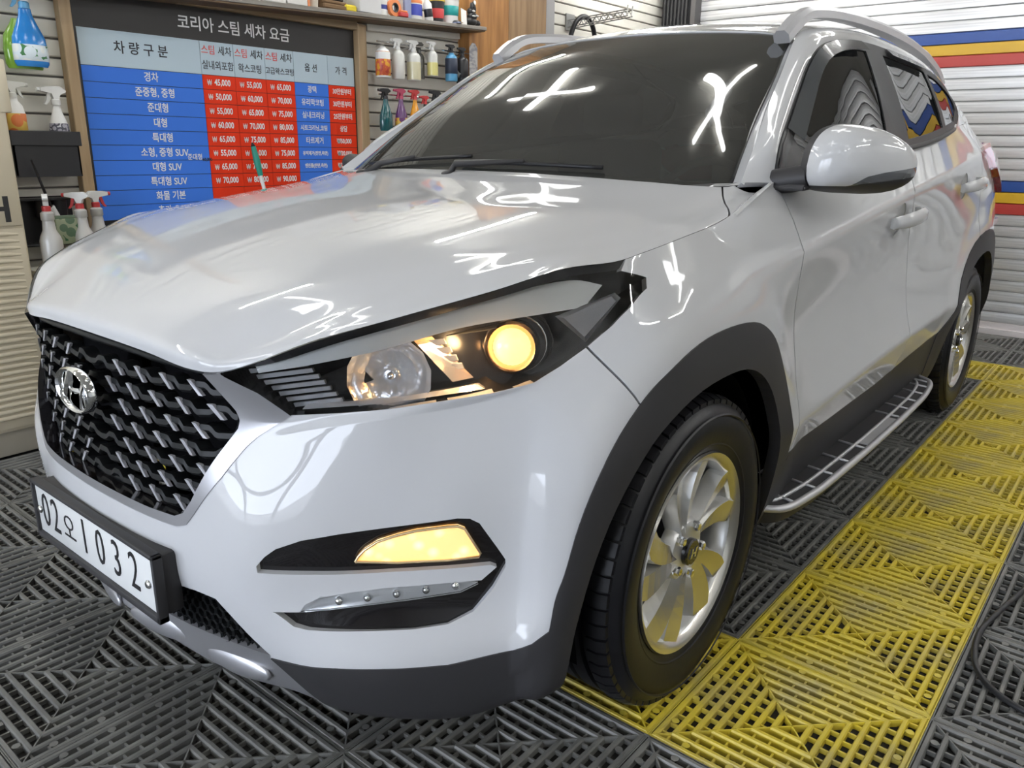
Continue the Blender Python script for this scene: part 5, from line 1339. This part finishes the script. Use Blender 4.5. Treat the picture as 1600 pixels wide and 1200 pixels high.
NAVY = principled('navy_plastic', (.03, .05, .28), .4); WHITEP = principled('white_plastic', (.74, .74, .72), .35); ORANGE = principled('orange_plastic', (.75, .24, .08), .45); REDP = principled('red_plastic', (.55, .05, .05), .4); GREYBL = principled('grey_blue_card', (.25, .28, .42), .5); TEAL = principled('teal_label', (.02, .34, .33), .4); BLKP = principled('black_gloss_plastic', (.018, .018, .02), .35); BLUEL = principled('royal_blue_label', (.05, .07, .42), .4)
t = put('carton', 'tall white carton at the left end of the shelf', 'box', 1.72, 1.905); box_part(t, 'carton_body', .13, .10, .20, CARD); box_part(t, 'lid_flap', .128, .098, .004, CREAM, .001, .2)
t = put('carton', 'white carton between the tall carton and the cream one on the shelf', 'box', 1.86, 1.905); box_part(t, 'carton_body', .13, .10, .16, CARD); box_part(t, 'lid_flap', .128, .098, .004, CREAM, .001, .16)
t = put('carton', 'white carton with an orange edge beside the little cup on the shelf', 'box', 1.99, 1.905); box_part(t, 'carton_body', .115, .10, .17, CARD); box_part(t, 'side_band', .012, .101, .17, ORANGE, .001, 0, .0635)
t = put('paper_cup', 'small cream cup on the shelf before the scrub pads', 'cup', 2.10, 1.89); lathe_part(t, 'cup_body', [(0, 0), (.026, 0), (.030, .05), (.028, .05), (.0245, .004), (0, .004)], CREAM); lathe_part(t, 'cup_rim', [(.0285, .049), (.0315, .05), (.0305, .053), (.0285, .051)], CARD)
t = put('scrub_pad', 'brown and yellow scrub pads stacked flat on the shelf', 'sponge', 2.232, 1.91); box_part(t, 'fibre_pad', .17, .10, .024, BRN, .006); box_part(t, 'sponge_block', .075, .105, .034, SPG, .008, 0, .086); box_part(t, 'top_pad', .15, .09, .016, BRN, .005, .025, -.01); box_part(t, 'black_pad', .10, .08, .05, BLKP, .006, .042, .0)
t = put('carton', 'plain grey white carton in the middle of the shelf', 'box', 2.435, 1.90); box_part(t, 'carton_body', .145, .11, .19, principled('grey_white_card', (.60, .60, .60), .6)); box_part(t, 'lid_flap', .143, .108, .004, CARD, .001, .19)
t = put('can', 'blue white and yellow can on the shelf right of the grey carton', 'can', 2.548, 1.90); lathe_part(t, 'can_body', [(0, 0), (.036, 0), (.037, .04), (.037, .125), (.034, .13), (0, .13)], NAVY); lathe_part(t, 'can_band', [(.0372, .052), (.0378, .054), (.0378, .075), (.0372, .077)], WHITEP); lathe_part(t, 'can_lid', [(0, .13), (.037, .13), (.037, .16), (0, .162)], LIDY); lathe_part(t, 'can_base', [(.038, -.0), (.039, .002), (.039, .028), (.038, .03)], WHITEP)
t = put('tape_roll', 'orange tape roll standing on edge on the shelf', 'tape', 2.612, 1.865)
bm = bmesh.new(); add_lathe(bm, [(.024, -.012), (.042, -.012), (.042, .012), (.024, .012), (.024, -.012)], 28, 'Y'); o = bm_obj('tape_ring', bm, ORANGE, t, smooth=True, angle=40); o.location = (0, 0, .0425)
bm = bmesh.new(); add_lathe(bm, [(.021, -.0125), (.0238, -.0125), (.0238, .0125), (.021, .0125), (.021, -.0125)], 28, 'Y'); o = bm_obj('tape_core', bm, BLKP, t, smooth=True, angle=40); o.location = (0, 0, .0425)
t = put('sanding_block', 'flat red block lying on the shelf by the tape roll', 'block', 2.66, 1.85); box_part(t, 'block_body', .06, .035, .022, REDP, .004); box_part(t, 'block_grip', .05, .03, .010, ORANGE, .003, .022)
t = put('carton', 'slim grey blue carton standing on the shelf before the jug', 'box', 2.712, 1.905); box_part(t, 'carton_body', .05, .09, .12, GREYBL); box_part(t, 'side_print', .002, .06, .08, WHITEP, 0, .02, -.026)
t = put('jug', 'white jug with blue and orange label on the shelf', 'jug', 2.80, 1.90); lathe_part(t, 'jug_body', [(0, 0), (.040, 0), (.044, .01), (.044, .10), (.036, .125), (.016, .14), (.016, .16), (0, .16)], WHITEP, sy=.75); lathe_part(t, 'jug_label', [(.0445, .02), (.0448, .022), (.0448, .075), (.0445, .077)], BLUEL, sy=.752); lathe_part(t, 'jug_band', [(.0446, .082), (.0450, .083), (.0450, .099), (.0446, .1)], ORANGE, sy=.752); lathe_part(t, 'jug_cap', [(0, .16), (.019, .16), (.019, .185), (0, .187)], BLUEL)
t = put('bottle', 'white bottle tilting against the jug on the shelf', 'bottle', 2.885, 1.875); t.rotation_euler = (0, R(-10), 0); lathe_part(t, 'bottle_body', [(0, 0), (.022, 0), (.024, .005), (.024, .085), (.012, .105), (0, .105)], WHITEP); lathe_part(t, 'bottle_cap', [(0, .105), (.014, .105), (.012, .135), (0, .136)], WHITEP); lathe_part(t, 'bottle_label', [(.0243, .02), (.0246, .021), (.0246, .06), (.0243, .061)], BLKP)
t = put('can', 'black can with a red band and yellow lid on the shelf beside the teal tub', 'can', 2.975, 1.905); lathe_part(t, 'can_body', [(0, 0), (.038, 0), (.044, .11), (0, .11)], BLKP); lathe_part(t, 'can_band', [(.0398, .02), (.0402, .022), (.0432, .068), (.0426, .07)], REDP); lathe_part(t, 'can_lid', [(0, .11), (.048, .108), (.048, .124), (0, .126)], LIDY)
t = put('tub', 'white tub with a teal band and yellow lid near the right end of the shelf', 'tub', 3.085, 1.91); lathe_part(t, 'tub_body', [(0, 0), (.046, 0), (.056, .13), (0, .13)], WHITEP, 28); lathe_part(t, 'tub_band', [(.0494, .042), (.0502, .043), (.0540, .092), (.0534, .093)], TEAL, 28); lathe_part(t, 'tub_lid', [(0, .13), (.060, .128), (.060, .142), (0, .144)], LIDY, 28)
t = put('puck', 'black polishing puck lying before the teal tub', 'puck', 3.085, 1.852); lathe_part(t, 'puck_body', [(0, 0), (.024, 0), (.026, .006), (.020, .014), (0, .016)], BLKP); lathe_part(t, 'puck_base', [(.0255, 0), (.027, .001), (.027, .004), (.0255, .005)], GREYBL)
t = put('card', 'white card leaning beside the black gloves on the shelf', 'card', 3.155, 1.86); bm = bevel_box(-.024, .024, -.0015, .0015, 0, .085, .0006, 1); o = bm_obj('card_sheet', bm, CARD, t); o.rotation_euler = (R(-16), R(14), 0); o.location = (0, 0, .006); bm = bevel_box(-.02, .02, -.004, .004, 0, .006, .001, 1); bm_obj('card_foot', bm, CARD, t)
t = put('work_gloves', 'black work gloves with white stripes heaped at the shelf end', 'gloves', 3.245, 1.89)
for nm, mat, c, r in (('glove_palm', BLKP, (0, 0, .025), (.045, .035, .025)), ('glove_palm', BLKP, (.012, 0, .055), (.036, .028, .026)), ('glove_palm', BLKP, (0, 0, .08), (.024, .022, .022)), ('glove_finger', BLKP, (.02, -.004, .11), (.011, .011, .030)), ('glove_finger', BLKP, (-.005, -.01, .105), (.011, .010, .024)), ('glove_finger', BLKP, (.034, 0, .095), (.010, .010, .024)), ('glove_thumb', BLKP, (.05, -.006, .02), (.024, .018, .018)), ('glove_stripe', WHITEP, (-.005, -.030, .052), (.016, .006, .005)), ('glove_stripe', WHITEP, (.024, -.030, .056), (.014, .006, .005)), ('glove_stripe', WHITEP, (0, -.024, .080), (.014, .006, .005)), ('glove_tip', WHITEP, (.024, -.010, .128), (.009, .008, .014))):
    bm = bmesh.new(); vs = bmesh.ops.create_uvsphere(bm, u_segments=12, v_segments=8, radius=1)['verts']
    for v in vs: v.co = Vector((c[0] + v.co.x * r[0], c[1] + v.co.y * r[1], c[2] + v.co.z * r[2]))
    bm_obj(nm, bm, mat, t, smooth=True)

# ---------------------------------------------------------------- spray bottles
def clearmat(name, col, rough=.15): return principled(name, col, rough, 0, .6, .4)
def trigger_head(t, z, mat, mat2=None, s=1., flip=1):
    """sprayer: collar, shroud with nozzle, trigger; nozzle points along -x*flip"""
    lathe_part(t, 'collar', [(0, 0), (.016 * s, 0), (.016 * s, .018 * s), (.012 * s, .021 * s), (0, .021 * s)], mat2 or mat, 16, z=z)
    bm = bmesh.new(); add_prism(bm, [(flip * u * s, v * s) for u, v in [(.012, .020), (.014, .038), (.036, .044), (.040, .052), (.020, .066), (-.030, .064), (-.052, .060), (-.052, .046), (-.012, .042), (-.010, .020)]], -.010 * s, .010 * s)
    bmesh.ops.bevel(bm, geom=bm.edges[:], offset=.002 * s, segments=1, affect='EDGES'); 
    for v in bm.verts: v.co.z += z
    bm_obj('sprayer_head', bm, mat, t, smooth=True, angle=40)
    bm = bmesh.new(); add_prism(bm, [(flip * u * s, v * s) for u, v in [(-.014, .042), (-.026, .044), (-.034, .014), (-.042, .002), (-.036, .000), (-.024, .012)]], -.005 * s, .005 * s)
    for v in bm.verts: v.co.z += z
    bm_obj('trigger', bm, mat2 or mat, t)
    bm = bmesh.new(); add_lathe(bm, [(0, -.062 * s), (.008 * s, -.062 * s), (.008 * s, -.05 * s), (0, -.05 * s)], 10, 'X', 0, 0, .053 * s + z)
    for v in bm.verts: v.co.x *= flip
    bm_obj('nozzle', bm, mat2 or mat, t)
def bottle_body(t, nm, prof, mat, sy=1., n=24): return lathe_part(t, nm, prof, mat, n, sy)
def sprayer(label, x, y, z, H, r, body, head, head2=None, labelm=None, lab=(.2, .6), shape='round', sy=1., hs=1., flip=1, rot=0., group=None, liquid=None, name='spray_bottle'):
    t = thing(name, label, 'bottle', (x, y, z), rot, group)
    if shape == 'round': prof = [(0, 0), (r * .92, 0), (r, .006), (r, H * .62), (r * .9, H * .74), (r * .5, H * .9), (r * .36, H), (0, H)]
    elif shape == 'waist': prof = [(0, 0), (r * .94, 0), (r, .008), (r, H * .50), (r * .88, H * .58), (r * .60, H * .68), (r * .52, H * .84), (r * .60, H * .86), (r * .60, H * .97), (r * .40, H), (0, H)]
    elif shape == 'oval': prof = [(0, 0), (r * .86, 0), (r * .98, .012), (r, H * .28), (r * .94, H * .5), (r * .62, H * .72), (r * .40, H * .88), (r * .34, H), (0, H)]
    else: prof = [(0, 0), (r * .95, 0), (r, .006), (r, H * .80), (r * .8, H * .9), (r * .42, H * .96), (r * .40, H), (0, H)]
    bottle_body(t, 'bottle_body', prof, body, sy)
    if labelm:
        z0, z1 = H * lab[0], H * lab[1]; pr_ = lambda q: float(np.interp(q, [p[1] for p in prof], [p[0] for p in prof]))
        lathe_part(t, 'bottle_label', [(pr_(z0) + .0004, z0), (pr_(z0) + .0012, z0 + .001), (pr_((z0 + z1) / 2) + .0012, (z0 + z1) / 2), (pr_(z1) + .0012, z1 - .001), (pr_(z1) + .0004, z1)], labelm, 24, sy)
    if liquid:
        z1 = H * liquid[1]; lathe_part(t, 'liquid', [(0, .002), (r * .94 + .003, .004), (r + .0016, .010), (r + .0016, z1), (0, z1)], liquid[0], 24, sy)
    if head: trigger_head(t, H, head, head2, hs, flip)
    return t
def label_mat(name, c1, c2, c3, sc=26, spot=None):
    m = principled(name, c1, .4); nt = m.node_tree; b = nt.nodes['Principled BSDF']; tc = nt.nodes.new('ShaderNodeTexCoord'); n = nt.nodes.new('ShaderNodeTexVoronoi'); n.inputs['Scale'].default_value = sc
    r = nt.nodes.new('ShaderNodeValToRGB'); r.color_ramp.interpolation = 'CONSTANT'; r.color_ramp.elements[0].color = (*c1, 1); r.color_ramp.elements[1].color = (*c2, 1); r.color_ramp.elements[1].position = .45
    e = r.color_ramp.elements.new(.75); e.color = (*c3, 1)
    nt.links.new(tc.outputs['Object'], n.inputs['Vector']); nt.links.new(n.outputs['Distance'], r.inputs[0]); nt.links.new(r.outputs[0], b.inputs['Base Color']); return m
BLUB = clearmat('blue_bottle', (.02, .22, .62)); GRNB = clearmat('lime_plastic', (.20, .40, .04)); MILK = clearmat('milky_bottle', (.50, .49, .46), .35); FROST = clearmat('frosted_bottle', (.62, .62, .58), .3); IVORY = clearmat('ivory_liquid', (.66, .62, .42), .3); LEMON = clearmat('lemon_liquid', (.72, .66, .24), .3)
TEALB = clearmat('dark_teal_bottle', (.005, .085, .095)); PURP = clearmat('purple_bottle', (.10, .025, .13)); ORB = clearmat('amber_bottle', (.72, .30, .01)); GREYB = clearmat('smoke_bottle', (.12, .12, .11)); SKYC = principled('sky_blue_cap', (.10, .34, .58), .35)
# two washer-fluid sprayers hanging high on the left
t = sprayer('large blue spray bottle with green back hanging left of the board frame', .800, 1.925, 1.455, .205, .062, BLUB, WHITEP, SKYC, label_mat('leafy_label', (.70, .74, .72), (.62, .70, .74), (.05, .20, .07), 30), (.10, .38), 'oval', .55, 1.15, 1)
lathe_part(t, 'green_back', [(0, -.008), (.060, -.008), (.068, .01), (.070, .06), (.062, .11), (.036, .15), (.026, .17), (0, .17)], GRNB, 20, .45, -.014, .03)
t = sprayer('spray bottle with striped blue label cut off by the picture edge', .600, 1.925, 1.455, .205, .062, GRNB, WHITEP, SKYC, label_mat('striped_label', (.30, .52, .66), (.62, .72, .76), (.08, .30, .42), 22), (.08, .52), 'oval', .55, 1.15, 1)
lathe_part(t, 'blue_front', [(0, .12), (.050, .12), (.036, .15), (.026, .17), (0, .17)], BLUB, 20, .5, 0, -.006)
for x in (.80, .60):
    t = thing('wall_hook', 'grey wire hook holding the blue spray bottle by the frame' if x > .7 else 'grey wire hook holding the cut off spray bottle', 'hook', (x, 2.02, 1.70)); bm = bmesh.new(); add_tube(bm, [(-.03, 0, .02), (-.03, -.10, .0), (-.03, -.11, .02)], .004, 6); bm_obj('hook_wire', bm, CHROME, t, smooth=True); bm_obj('hook_plate', bevel_box(-.05, -.01, -.006, .0, .0, .05, .001, 1), SILVER, t)
# upper tray with two bottles
def tray(label, x0, x1, z0, z1, y0, lip):
    t = thing('wall_tray', label, 'tray', ((x0 + x1) / 2, 2.02, z0)); w = (x1 - x0) / 2; h = z1 - z0
    bm = bmesh.new(); add_box(bm, -w + .008, w - .008, y0 - 2.02 + .012, .0, 0, .006); add_box(bm, -w + .008, w - .008, -.006, 0, .006, h); add_box(bm, -w + .008, -w + .014, y0 - 2.02 + .012, -.006, .006, h - lip); add_box(bm, w - .014, w - .008, y0 - 2.02 + .012, -.006, .006, h - lip); add_box(bm, -w + .008, w - .008, y0 - 2.02 + .012, y0 - 2.02 + .018, .006, h - lip); bm_obj('tray_bin', bm, BLKP, t)
    bm = bmesh.new(); add_box(bm, -w, w, y0 - 2.02, y0 - 2.02 + .012, h - lip, h); add_box(bm, -w, -w + .01, y0 - 2.02 + .012, -.006, h - lip, h); add_box(bm, w - .01, w, y0 - 2.02 + .012, -.006, h - lip, h); bmesh.ops.bevel(bm, geom=[e for e in bm.edges if e.is_manifold], offset=.002, segments=1, affect='EDGES'); bm_obj('tray_lip', bm, BLKP, t)
    return t
tray('upper black wall tray holding two white spray bottles', .668, .925, 1.050, 1.222, 1.885, .055)
sprayer('white spray bottle with orange label standing in the upper black tray', .715, 1.93, 1.056, .285, .034, WHITEP, FROST, FROST, label_mat('orange_label', (.62, .17, .04), (.60, .40, .08), (.55, .20, .05), 18), (.57, .80), 'tall', .8, .9, -1)
sprayer('white spray bottle with grey patterned label standing in the upper black tray', .868, 1.935, 1.056, .265, .036, WHITEP, WHITEP, WHITEP, label_mat('scribble_label', (.30, .29, .33), (.05, .05, .07), (.5, .5, .52), 60), (.55, .74), 'round', .85, 1.05, 1)
# lower bottle rack
t = thing('bottle_rack', 'lower black wall rack with round bottle cups', 'rack', (.78, 2.02, .78))
bm_obj('rack_back', bevel_box(-.125, .12, -.02, .0, 0, .19, .004, 1), BLKP, t); bm_obj('rack_shelf', bevel_box(-.12, .115, -.10, -.02, .0, .008, .002, 1), BLKP, t); bm_obj('rack_rim', bevel_box(-.12, .115, -.10, -.02, .178, .186, .002, 1), BLKP, t)
for x in (-.01, .055): lathe_part(t, 'rack_cup', [(0, .11), (.026, .11), (.028, .178), (.025, .178), (.023, .114), (0, .114)], BLKP, 20, 1., x, -.06)
for label, x, y, z, fl, rt in (('white spray bottle with red collar standing alone left of the rack front', .725, 1.805, .700, -1, R(70)), ('white spray bottle with red collar before the wooden frame post', .872, 1.86, .70, 1, R(-40)), ('rear white spray bottle with red collar overlapping the blue board',   .955, 1.905, .70, 1, R(180))):
    sprayer(label, x, y, z, .225, .040, MILK, WHITEP, REDP, None, shape='waist', hs=1.0, flip=fl, rot=rt, group='red collared spray bottles by the rack')
t = thing('bottle_ledge', 'narrow white ledge under the red collared spray bottles', 'ledge', (.82, 2.02, .690)); bm_obj('ledge_board', bevel_box(-.16, .20, -.27, -.056, -.008, .0085, .002, 1), SLATW, t); bm_obj('ledge_bracket', bevel_box(-.02, .0, -.2, 0, -.09, -.008, .002, 1), DARKMETAL, t)
t = thing('detail_brush', 'long black stick brush leaning out of the bottle rack', 'brush', (.800, 1.935, .90)); bm = bmesh.new(); add_tube(bm, [(0, 0, 0), (-.085, -.088, .215)], [.007, .004], 8); bm_obj('brush_handle', bm, BLKP, t, smooth=True, angle=40); bm = bmesh.new(); add_tube(bm, [(.004, 0, -.012), (-.012, -.004, .034)], [.020, .016], 10); bm_obj('brush_head', bm, WHITEP, t, smooth=True, angle=40)
t = thing('refill_pack', 'green patterned refill pack hanging under the rack cups', 'pack', (.81, 1.862, .79)); bm_obj('pack_bag', bevel_box(-.042, .045, -.012, .012, .0, .10, .006, 2), label_mat('green_pack', (.10, .17, .10), (.30, .34, .22), (.03, .12, .05), 24), t, smooth=True, angle=40); bm_obj('pack_top', bevel_box(-.042, .045, -.003, .003, .1, .112, .001, 1), principled('pack_green', (.16, .22, .15), .5), t)

# ---------------------------------------------------------------- bottles hanging from two rods right of the board
def rod(label, x0, x1, y, z):
    t = thing('hanging_rod', label, 'rod', (x0, 2.02, z)); bm = bmesh.new(); add_tube(bm, [(0, y - 2.02, 0), (x1 - x0, y - 2.02, 0)], .0045, 8); bm_obj('rod_bar', bm, CHROME, t, smooth=True, angle=40)
    n = 4
    for k in range(n):
        x = (x1 - x0) * (k + .5) / n; bm = bmesh.new(); add_tube(bm, [(x, 0, -.012), (x, y - 2.02, 0)], .004, 6); bm_obj('rod_bracket', bm, CHROME, t, smooth=True, angle=40)
    return t
rod('upper chrome rod with bottles hanging by their triggers', 2.52, 3.26, 1.905, 1.718); rod('lower chrome rod with coloured bottles hanging by their triggers', 2.52, 3.05, 1.905, 1.452)
G1 = 'bottles hanging from the upper rod'; G2 = 'bottles hanging from the lower rod'
sprayer('white canister with orange and red label hanging first from the frame', 2.545, 1.89, 1.536, .155, .040, WHITEP, None, None, label_mat('orange_red_label', (.70, .33, .02), (.55, .10, .04), (.40, .05, .03), 40), (.06, .84), 'tall', 1, group=G1, name='canister')
sprayer('empty frosted spray bottle hanging beside the orange canister', 2.655, 1.89, 1.535, .155, .036, FROST, WHITEP, WHITEP, None, shape='tall', hs=.8, group=G1)
sprayer('spray bottle of ivory liquid hanging beside the frosted bottle', 2.772, 1.89, 1.535, .155, .038, FROST, WHITEP, WHITEP, None, shape='tall', hs=.85, group=G1, liquid=(IVORY, .62))
sprayer('smoke grey spray bottle hanging behind the lemon yellow one', 2.868, 1.945, 1.552, .145, .030, GREYB, GREYB, GREYB, None, shape='tall', hs=.8, group=G1)
sprayer('slim spray bottle half full of lemon yellow liquid on the upper rod', 2.915, 1.885, 1.568, .140, .030, FROST, WHITEP, WHITEP, None, shape='tall', hs=.7, group=G1, liquid=(LEMON, .52))
sprayer('dark bottle with a pale blue base on the upper rod', 3.075, 1.89, 1.552, .155, .036, SKYC, BLKP, BLKP, principled('dark_blue_label', (.03, .04, .07), .4), (.26, .80), 'tall', hs=.7, group=G1)
sprayer('black bottle with a round white crest on the upper rod', 3.170, 1.89, 1.545, .155, .036, BLKP, BLKP, BLKP, label_mat('crest_label', (.02, .02, .022), (.02, .02, .022), (.5, .5, .5), 16), (.2, .85), 'tall', hs=.7, group=G1)
t = thing('price_card', 'grey printed card hanging at the end of the upper rod', 'card', (3.262, 1.885, 1.60)); bm_obj('card_sheet', bevel_box(-.036, .036, -.002, .002, 0, .150, .001, 1), principled('printed_card', (.46, .45, .44), .5, noise=((20, 20, 60), (.25, .25, .28), .45, .6)), t); bm = bmesh.new(); add_prism(bm, [(-.036, .15), (.036, .15), (.012, .178), (-.012, .178)], -.002, .002); bm_obj('card_hook', bm, MATS['printed_card'], t)
sprayer('dark teal spray bottle with black trigger on the lower rod', 2.555, 1.89, 1.262, .165, .042, TEALB, BLKP, BLKP, None, shape='oval', sy=.7, hs=.85, group=G2)
sprayer('purple spray bottle with pink trigger and yellow label on the lower rod', 2.668, 1.89, 1.262, .170, .040, PURP, principled('pink_trigger', (.45, .06, .12), .4), None, label_mat('purple_label', (.12, .03, .14), (.70, .42, .05), (.5, .1, .1), 24), (.12, .42), 'oval', .7, .85, group=G2)
sprayer('amber spray bottle with red trigger on the lower rod', 2.775, 1.89, 1.275, .160, .036, ORB, REDP, REDP, None, shape='oval', sy=.7, hs=.8, group=G2)
sprayer('dark bottle with a red cap on the lower rod', 2.855, 1.89, 1.275, .140, .032, BLKP, REDP, REDP, None, shape='oval', sy=.7, hs=.7, group=G2)
sprayer('black spray bottle last on the lower rod', 2.945, 1.89, 1.285, .150, .034, BLKP, BLKP, BLKP, None, shape='oval', sy=.7, hs=.9, group=G2)
# blue towel bundle seen mirrored in the glass
t = thing('towel', 'blue towel rolled on a hook beyond the hanging bottles', 'towel', (3.42, 1.88, 1.15)); bm = bmesh.new()
for k in range(3): add_tube(bm, [(-.05 + .05 * k, 0, 0), (-.05 + .05 * k, -.01, .15), (-.05 + .05 * k, 0, .28)], [.028, .034, .024], 10)
bm_obj('towel_roll', bm, BLUEL, t, smooth=True, angle=50); bm = bmesh.new(); add_tube(bm, [(0, .05, .31), (0, -.02, .29)], .004, 6); bm_obj('towel_hook', bm, CHROME, t)

# ---------------------------------------------------------------- lattice bracket with a hanging black hose
BRK = principled('bracket_grey', (.30, .30, .29), .45, .5)
t = thing('lattice_bracket', 'grey lattice arm reaching out from the slat wall behind the car', 'bracket', (4.42, 2.02, 2.00))
def lattice(x):
    bm = bmesh.new(); a0, a1 = (x, 0, .0), (x, -.50, .035); b0, b1 = (x, 0, .045), (x, -.50, .075)
    add_tube(bm, [a0, a1], .004, 6); add_tube(bm, [b0, b1], .004, 6)
    for i in range(9):
        u, v = i / 9, (i + .5) / 9; P = lambda A, B, q: tuple(A[k] + (B[k] - A[k]) * q for k in range(3))
        add_tube(bm, [P(a0, a1, u), P(b0, b1, v)], .0025, 5); add_tube(bm, [P(b0, b1, v), P(a0, a1, min(1, u + 1 / 9))], .0025, 5)
    return bm
for x in (-.03, .03): bm_obj('lattice_arm', lattice(x), BRK, t)
for x in (-.03, .03): bm = bmesh.new(); add_tube(bm, [(x, -.49, .03), (x, -.50, .10)], .005, 6); bm_obj('arm_tip', bm, WHITEP, t)
bm_obj('wall_plate', bevel_box(-.05, .05, -.012, .0, -.02, .09, .002, 1), BRK, t)
t = thing('black_hose', 'black hose looped over the lattice bracket', 'hose', (4.42, 1.90, 1.62)); P = cr([(-.20, 0, -.9), (-.175, 0, .0), (-.155, 0, .27), (-.08, 0, .405), (.02, -.0, .447), (.11, 0, .405), (.165, 0, .27), (.18, 0, .05), (.19, 0, -.9)], 6); bm = bmesh.new(); add_tube(bm, P, .017, 10); bm_obj('hose_pipe', bm, RUBBER, t, smooth=True, angle=50); bm = bmesh.new(); add_tube(bm, [(.188, 0, -.8), (.191, 0, -.95)], .022, 10); bm_obj('hose_end', bm, CHROME, t, smooth=True, angle=50)

# ---------------------------------------------------------------- air conditioner at the left edge
ACB = principled('beige_enamel', (.60, .53, .39), .38, 0, .5, .2)
ac = thing('air_conditioner', 'beige floor standing air conditioner with louvres at the left picture edge', 'air conditioner', (.35, 1.88, 0))
def acbox(nm, x0, x1, y0, y1, z0, z1, mat, b=.008): return bm_obj(nm, bevel_box(x0 - .35, x1 - .35, y0 - 1.88, y1 - 1.88, z0, z1, b, 2), mat, ac, smooth=True, angle=40)
acbox('cabinet', .02, .628, 1.765, 2.01, .10, 1.44, ACB, .012); acbox('plinth', .03, .60, 1.79, 2.0, .0, .10, principled('plinth_beige', (.42, .38, .30), .5), .004)
acbox('side_cap', .600, .640, 1.745, 1.80, 1.28, 1.46, ACB, .006); acbox('upper_panel', .03, .618, 1.752, 1.766, .882, 1.43, ACB, .005); acbox('lower_panel', .03, .618, 1.758, 1.766, .115, .872, ACB, .003)
lv = None
for k in range(29):
    z = .845 - .0248 * k
    if lv is None:
        bm = bmesh.new(); P = [(0, 0), (-.006, .002), (-.009, .008), (-.007, .0155), (0, .0185)]
        rows = []
        for i in range(13):
            t_ = i / 12; s_ = min(1, (t_) / .12, (1 - t_) / .12) ** .6 if 0 < t_ < 1 else .02
            rows.append([bm.verts.new((-.30 + .555 * t_, -.125 + u * s_ + .004, v * (.4 + .6 * s_) + .010 * max(0, t_ - .6) ** 2 * 0)) for u, v in P])
        for a, b in zip(rows, rows[1:]):
            for i in range(4): bm.faces.new((a[i], b[i], b[i + 1], a[i + 1]))
        o = bm_obj('louver', bm, ACB, ac, smooth=True, angle=60); lv = o.data
    else: o = link(bpy.data.objects.new('louver', lv), ac)
    o.location = (0, 0, z)
AL = principled('mark_black', (.02, .02, .02), .5)
for x0, x1, z0, z1 in ((.562, .580, .897, .990), (.47, .562, .937, .953)): bm = bmesh.new(); add_box(bm, x0 - .35, x1 - .35, -.1295, -.1275, z0, z1); bm_obj('front_mark', bm, AL, ac)

# ---------------------------------------------------------------- tool with a teal grip and the cable on the floor
t = thing('squeegee', 'pole with a teal grip leaning against the price board behind the hood', 'tool', (1.90, 1.80, 0)); d = Vector((-.145, .165, 1.19))
bm = bmesh.new(); add_tube(bm, [(0, 0, .02), tuple(d * .88)], .009, 8); bm_obj('pole', bm, WHITEP, t, smooth=True, angle=50); bm = bmesh.new(); add_tube(bm, [tuple(d * .87), tuple(d * .93), tuple(d * .985)], [.013, .017, .012], 10); bm_obj('grip', bm, principled('teal_grip', (.01, .26, .19), .4), t, smooth=True, angle=50); bm = bmesh.new(); add_tube(bm, [tuple(d * .985), tuple(d * 1.0)], [.012, .004], 8); bm_obj('grip_end', bm, DARKMETAL, t, smooth=True); bm_obj('squeegee_head', bevel_box(-.12, .12, -.012, .012, .0, .03, .003, 1), BLKP, t)
t = thing('floor_cable', 'black cable curling over the charcoal tiles beside the yellow strip', 'cable', (1.5, -1.45, 0)); P = cr([(2.75, -1.70, .008), (2.2, -1.49, .008), (1.906, -1.429, .008), (1.729, -1.394, .008), (1.596, -1.374, .008), (1.494, -1.379, .008), (1.413, -1.399, .008), (1.352, -1.442, .008), (1.315, -1.51, .008), (1.29, -1.72, .008), (1.25, -2.2, .008)], 8)
bm = bmesh.new(); add_tube(bm, [(p[0] - 1.5, p[1] + 1.45, p[2]) for p in P], .0075, 8); bm_obj('cable_sheath', bm, principled('cable_black', (.02, .02, .022), .4), t, smooth=True, angle=50)
bm = bmesh.new(); add_tube(bm, [(1.25 - 1.5, -2.2 + 1.45, .010), (1.245 - 1.5, -2.27 + 1.45, .012)], .012, 10); bm_obj('cable_plug', bm, BLKP, t, smooth=True, angle=50)
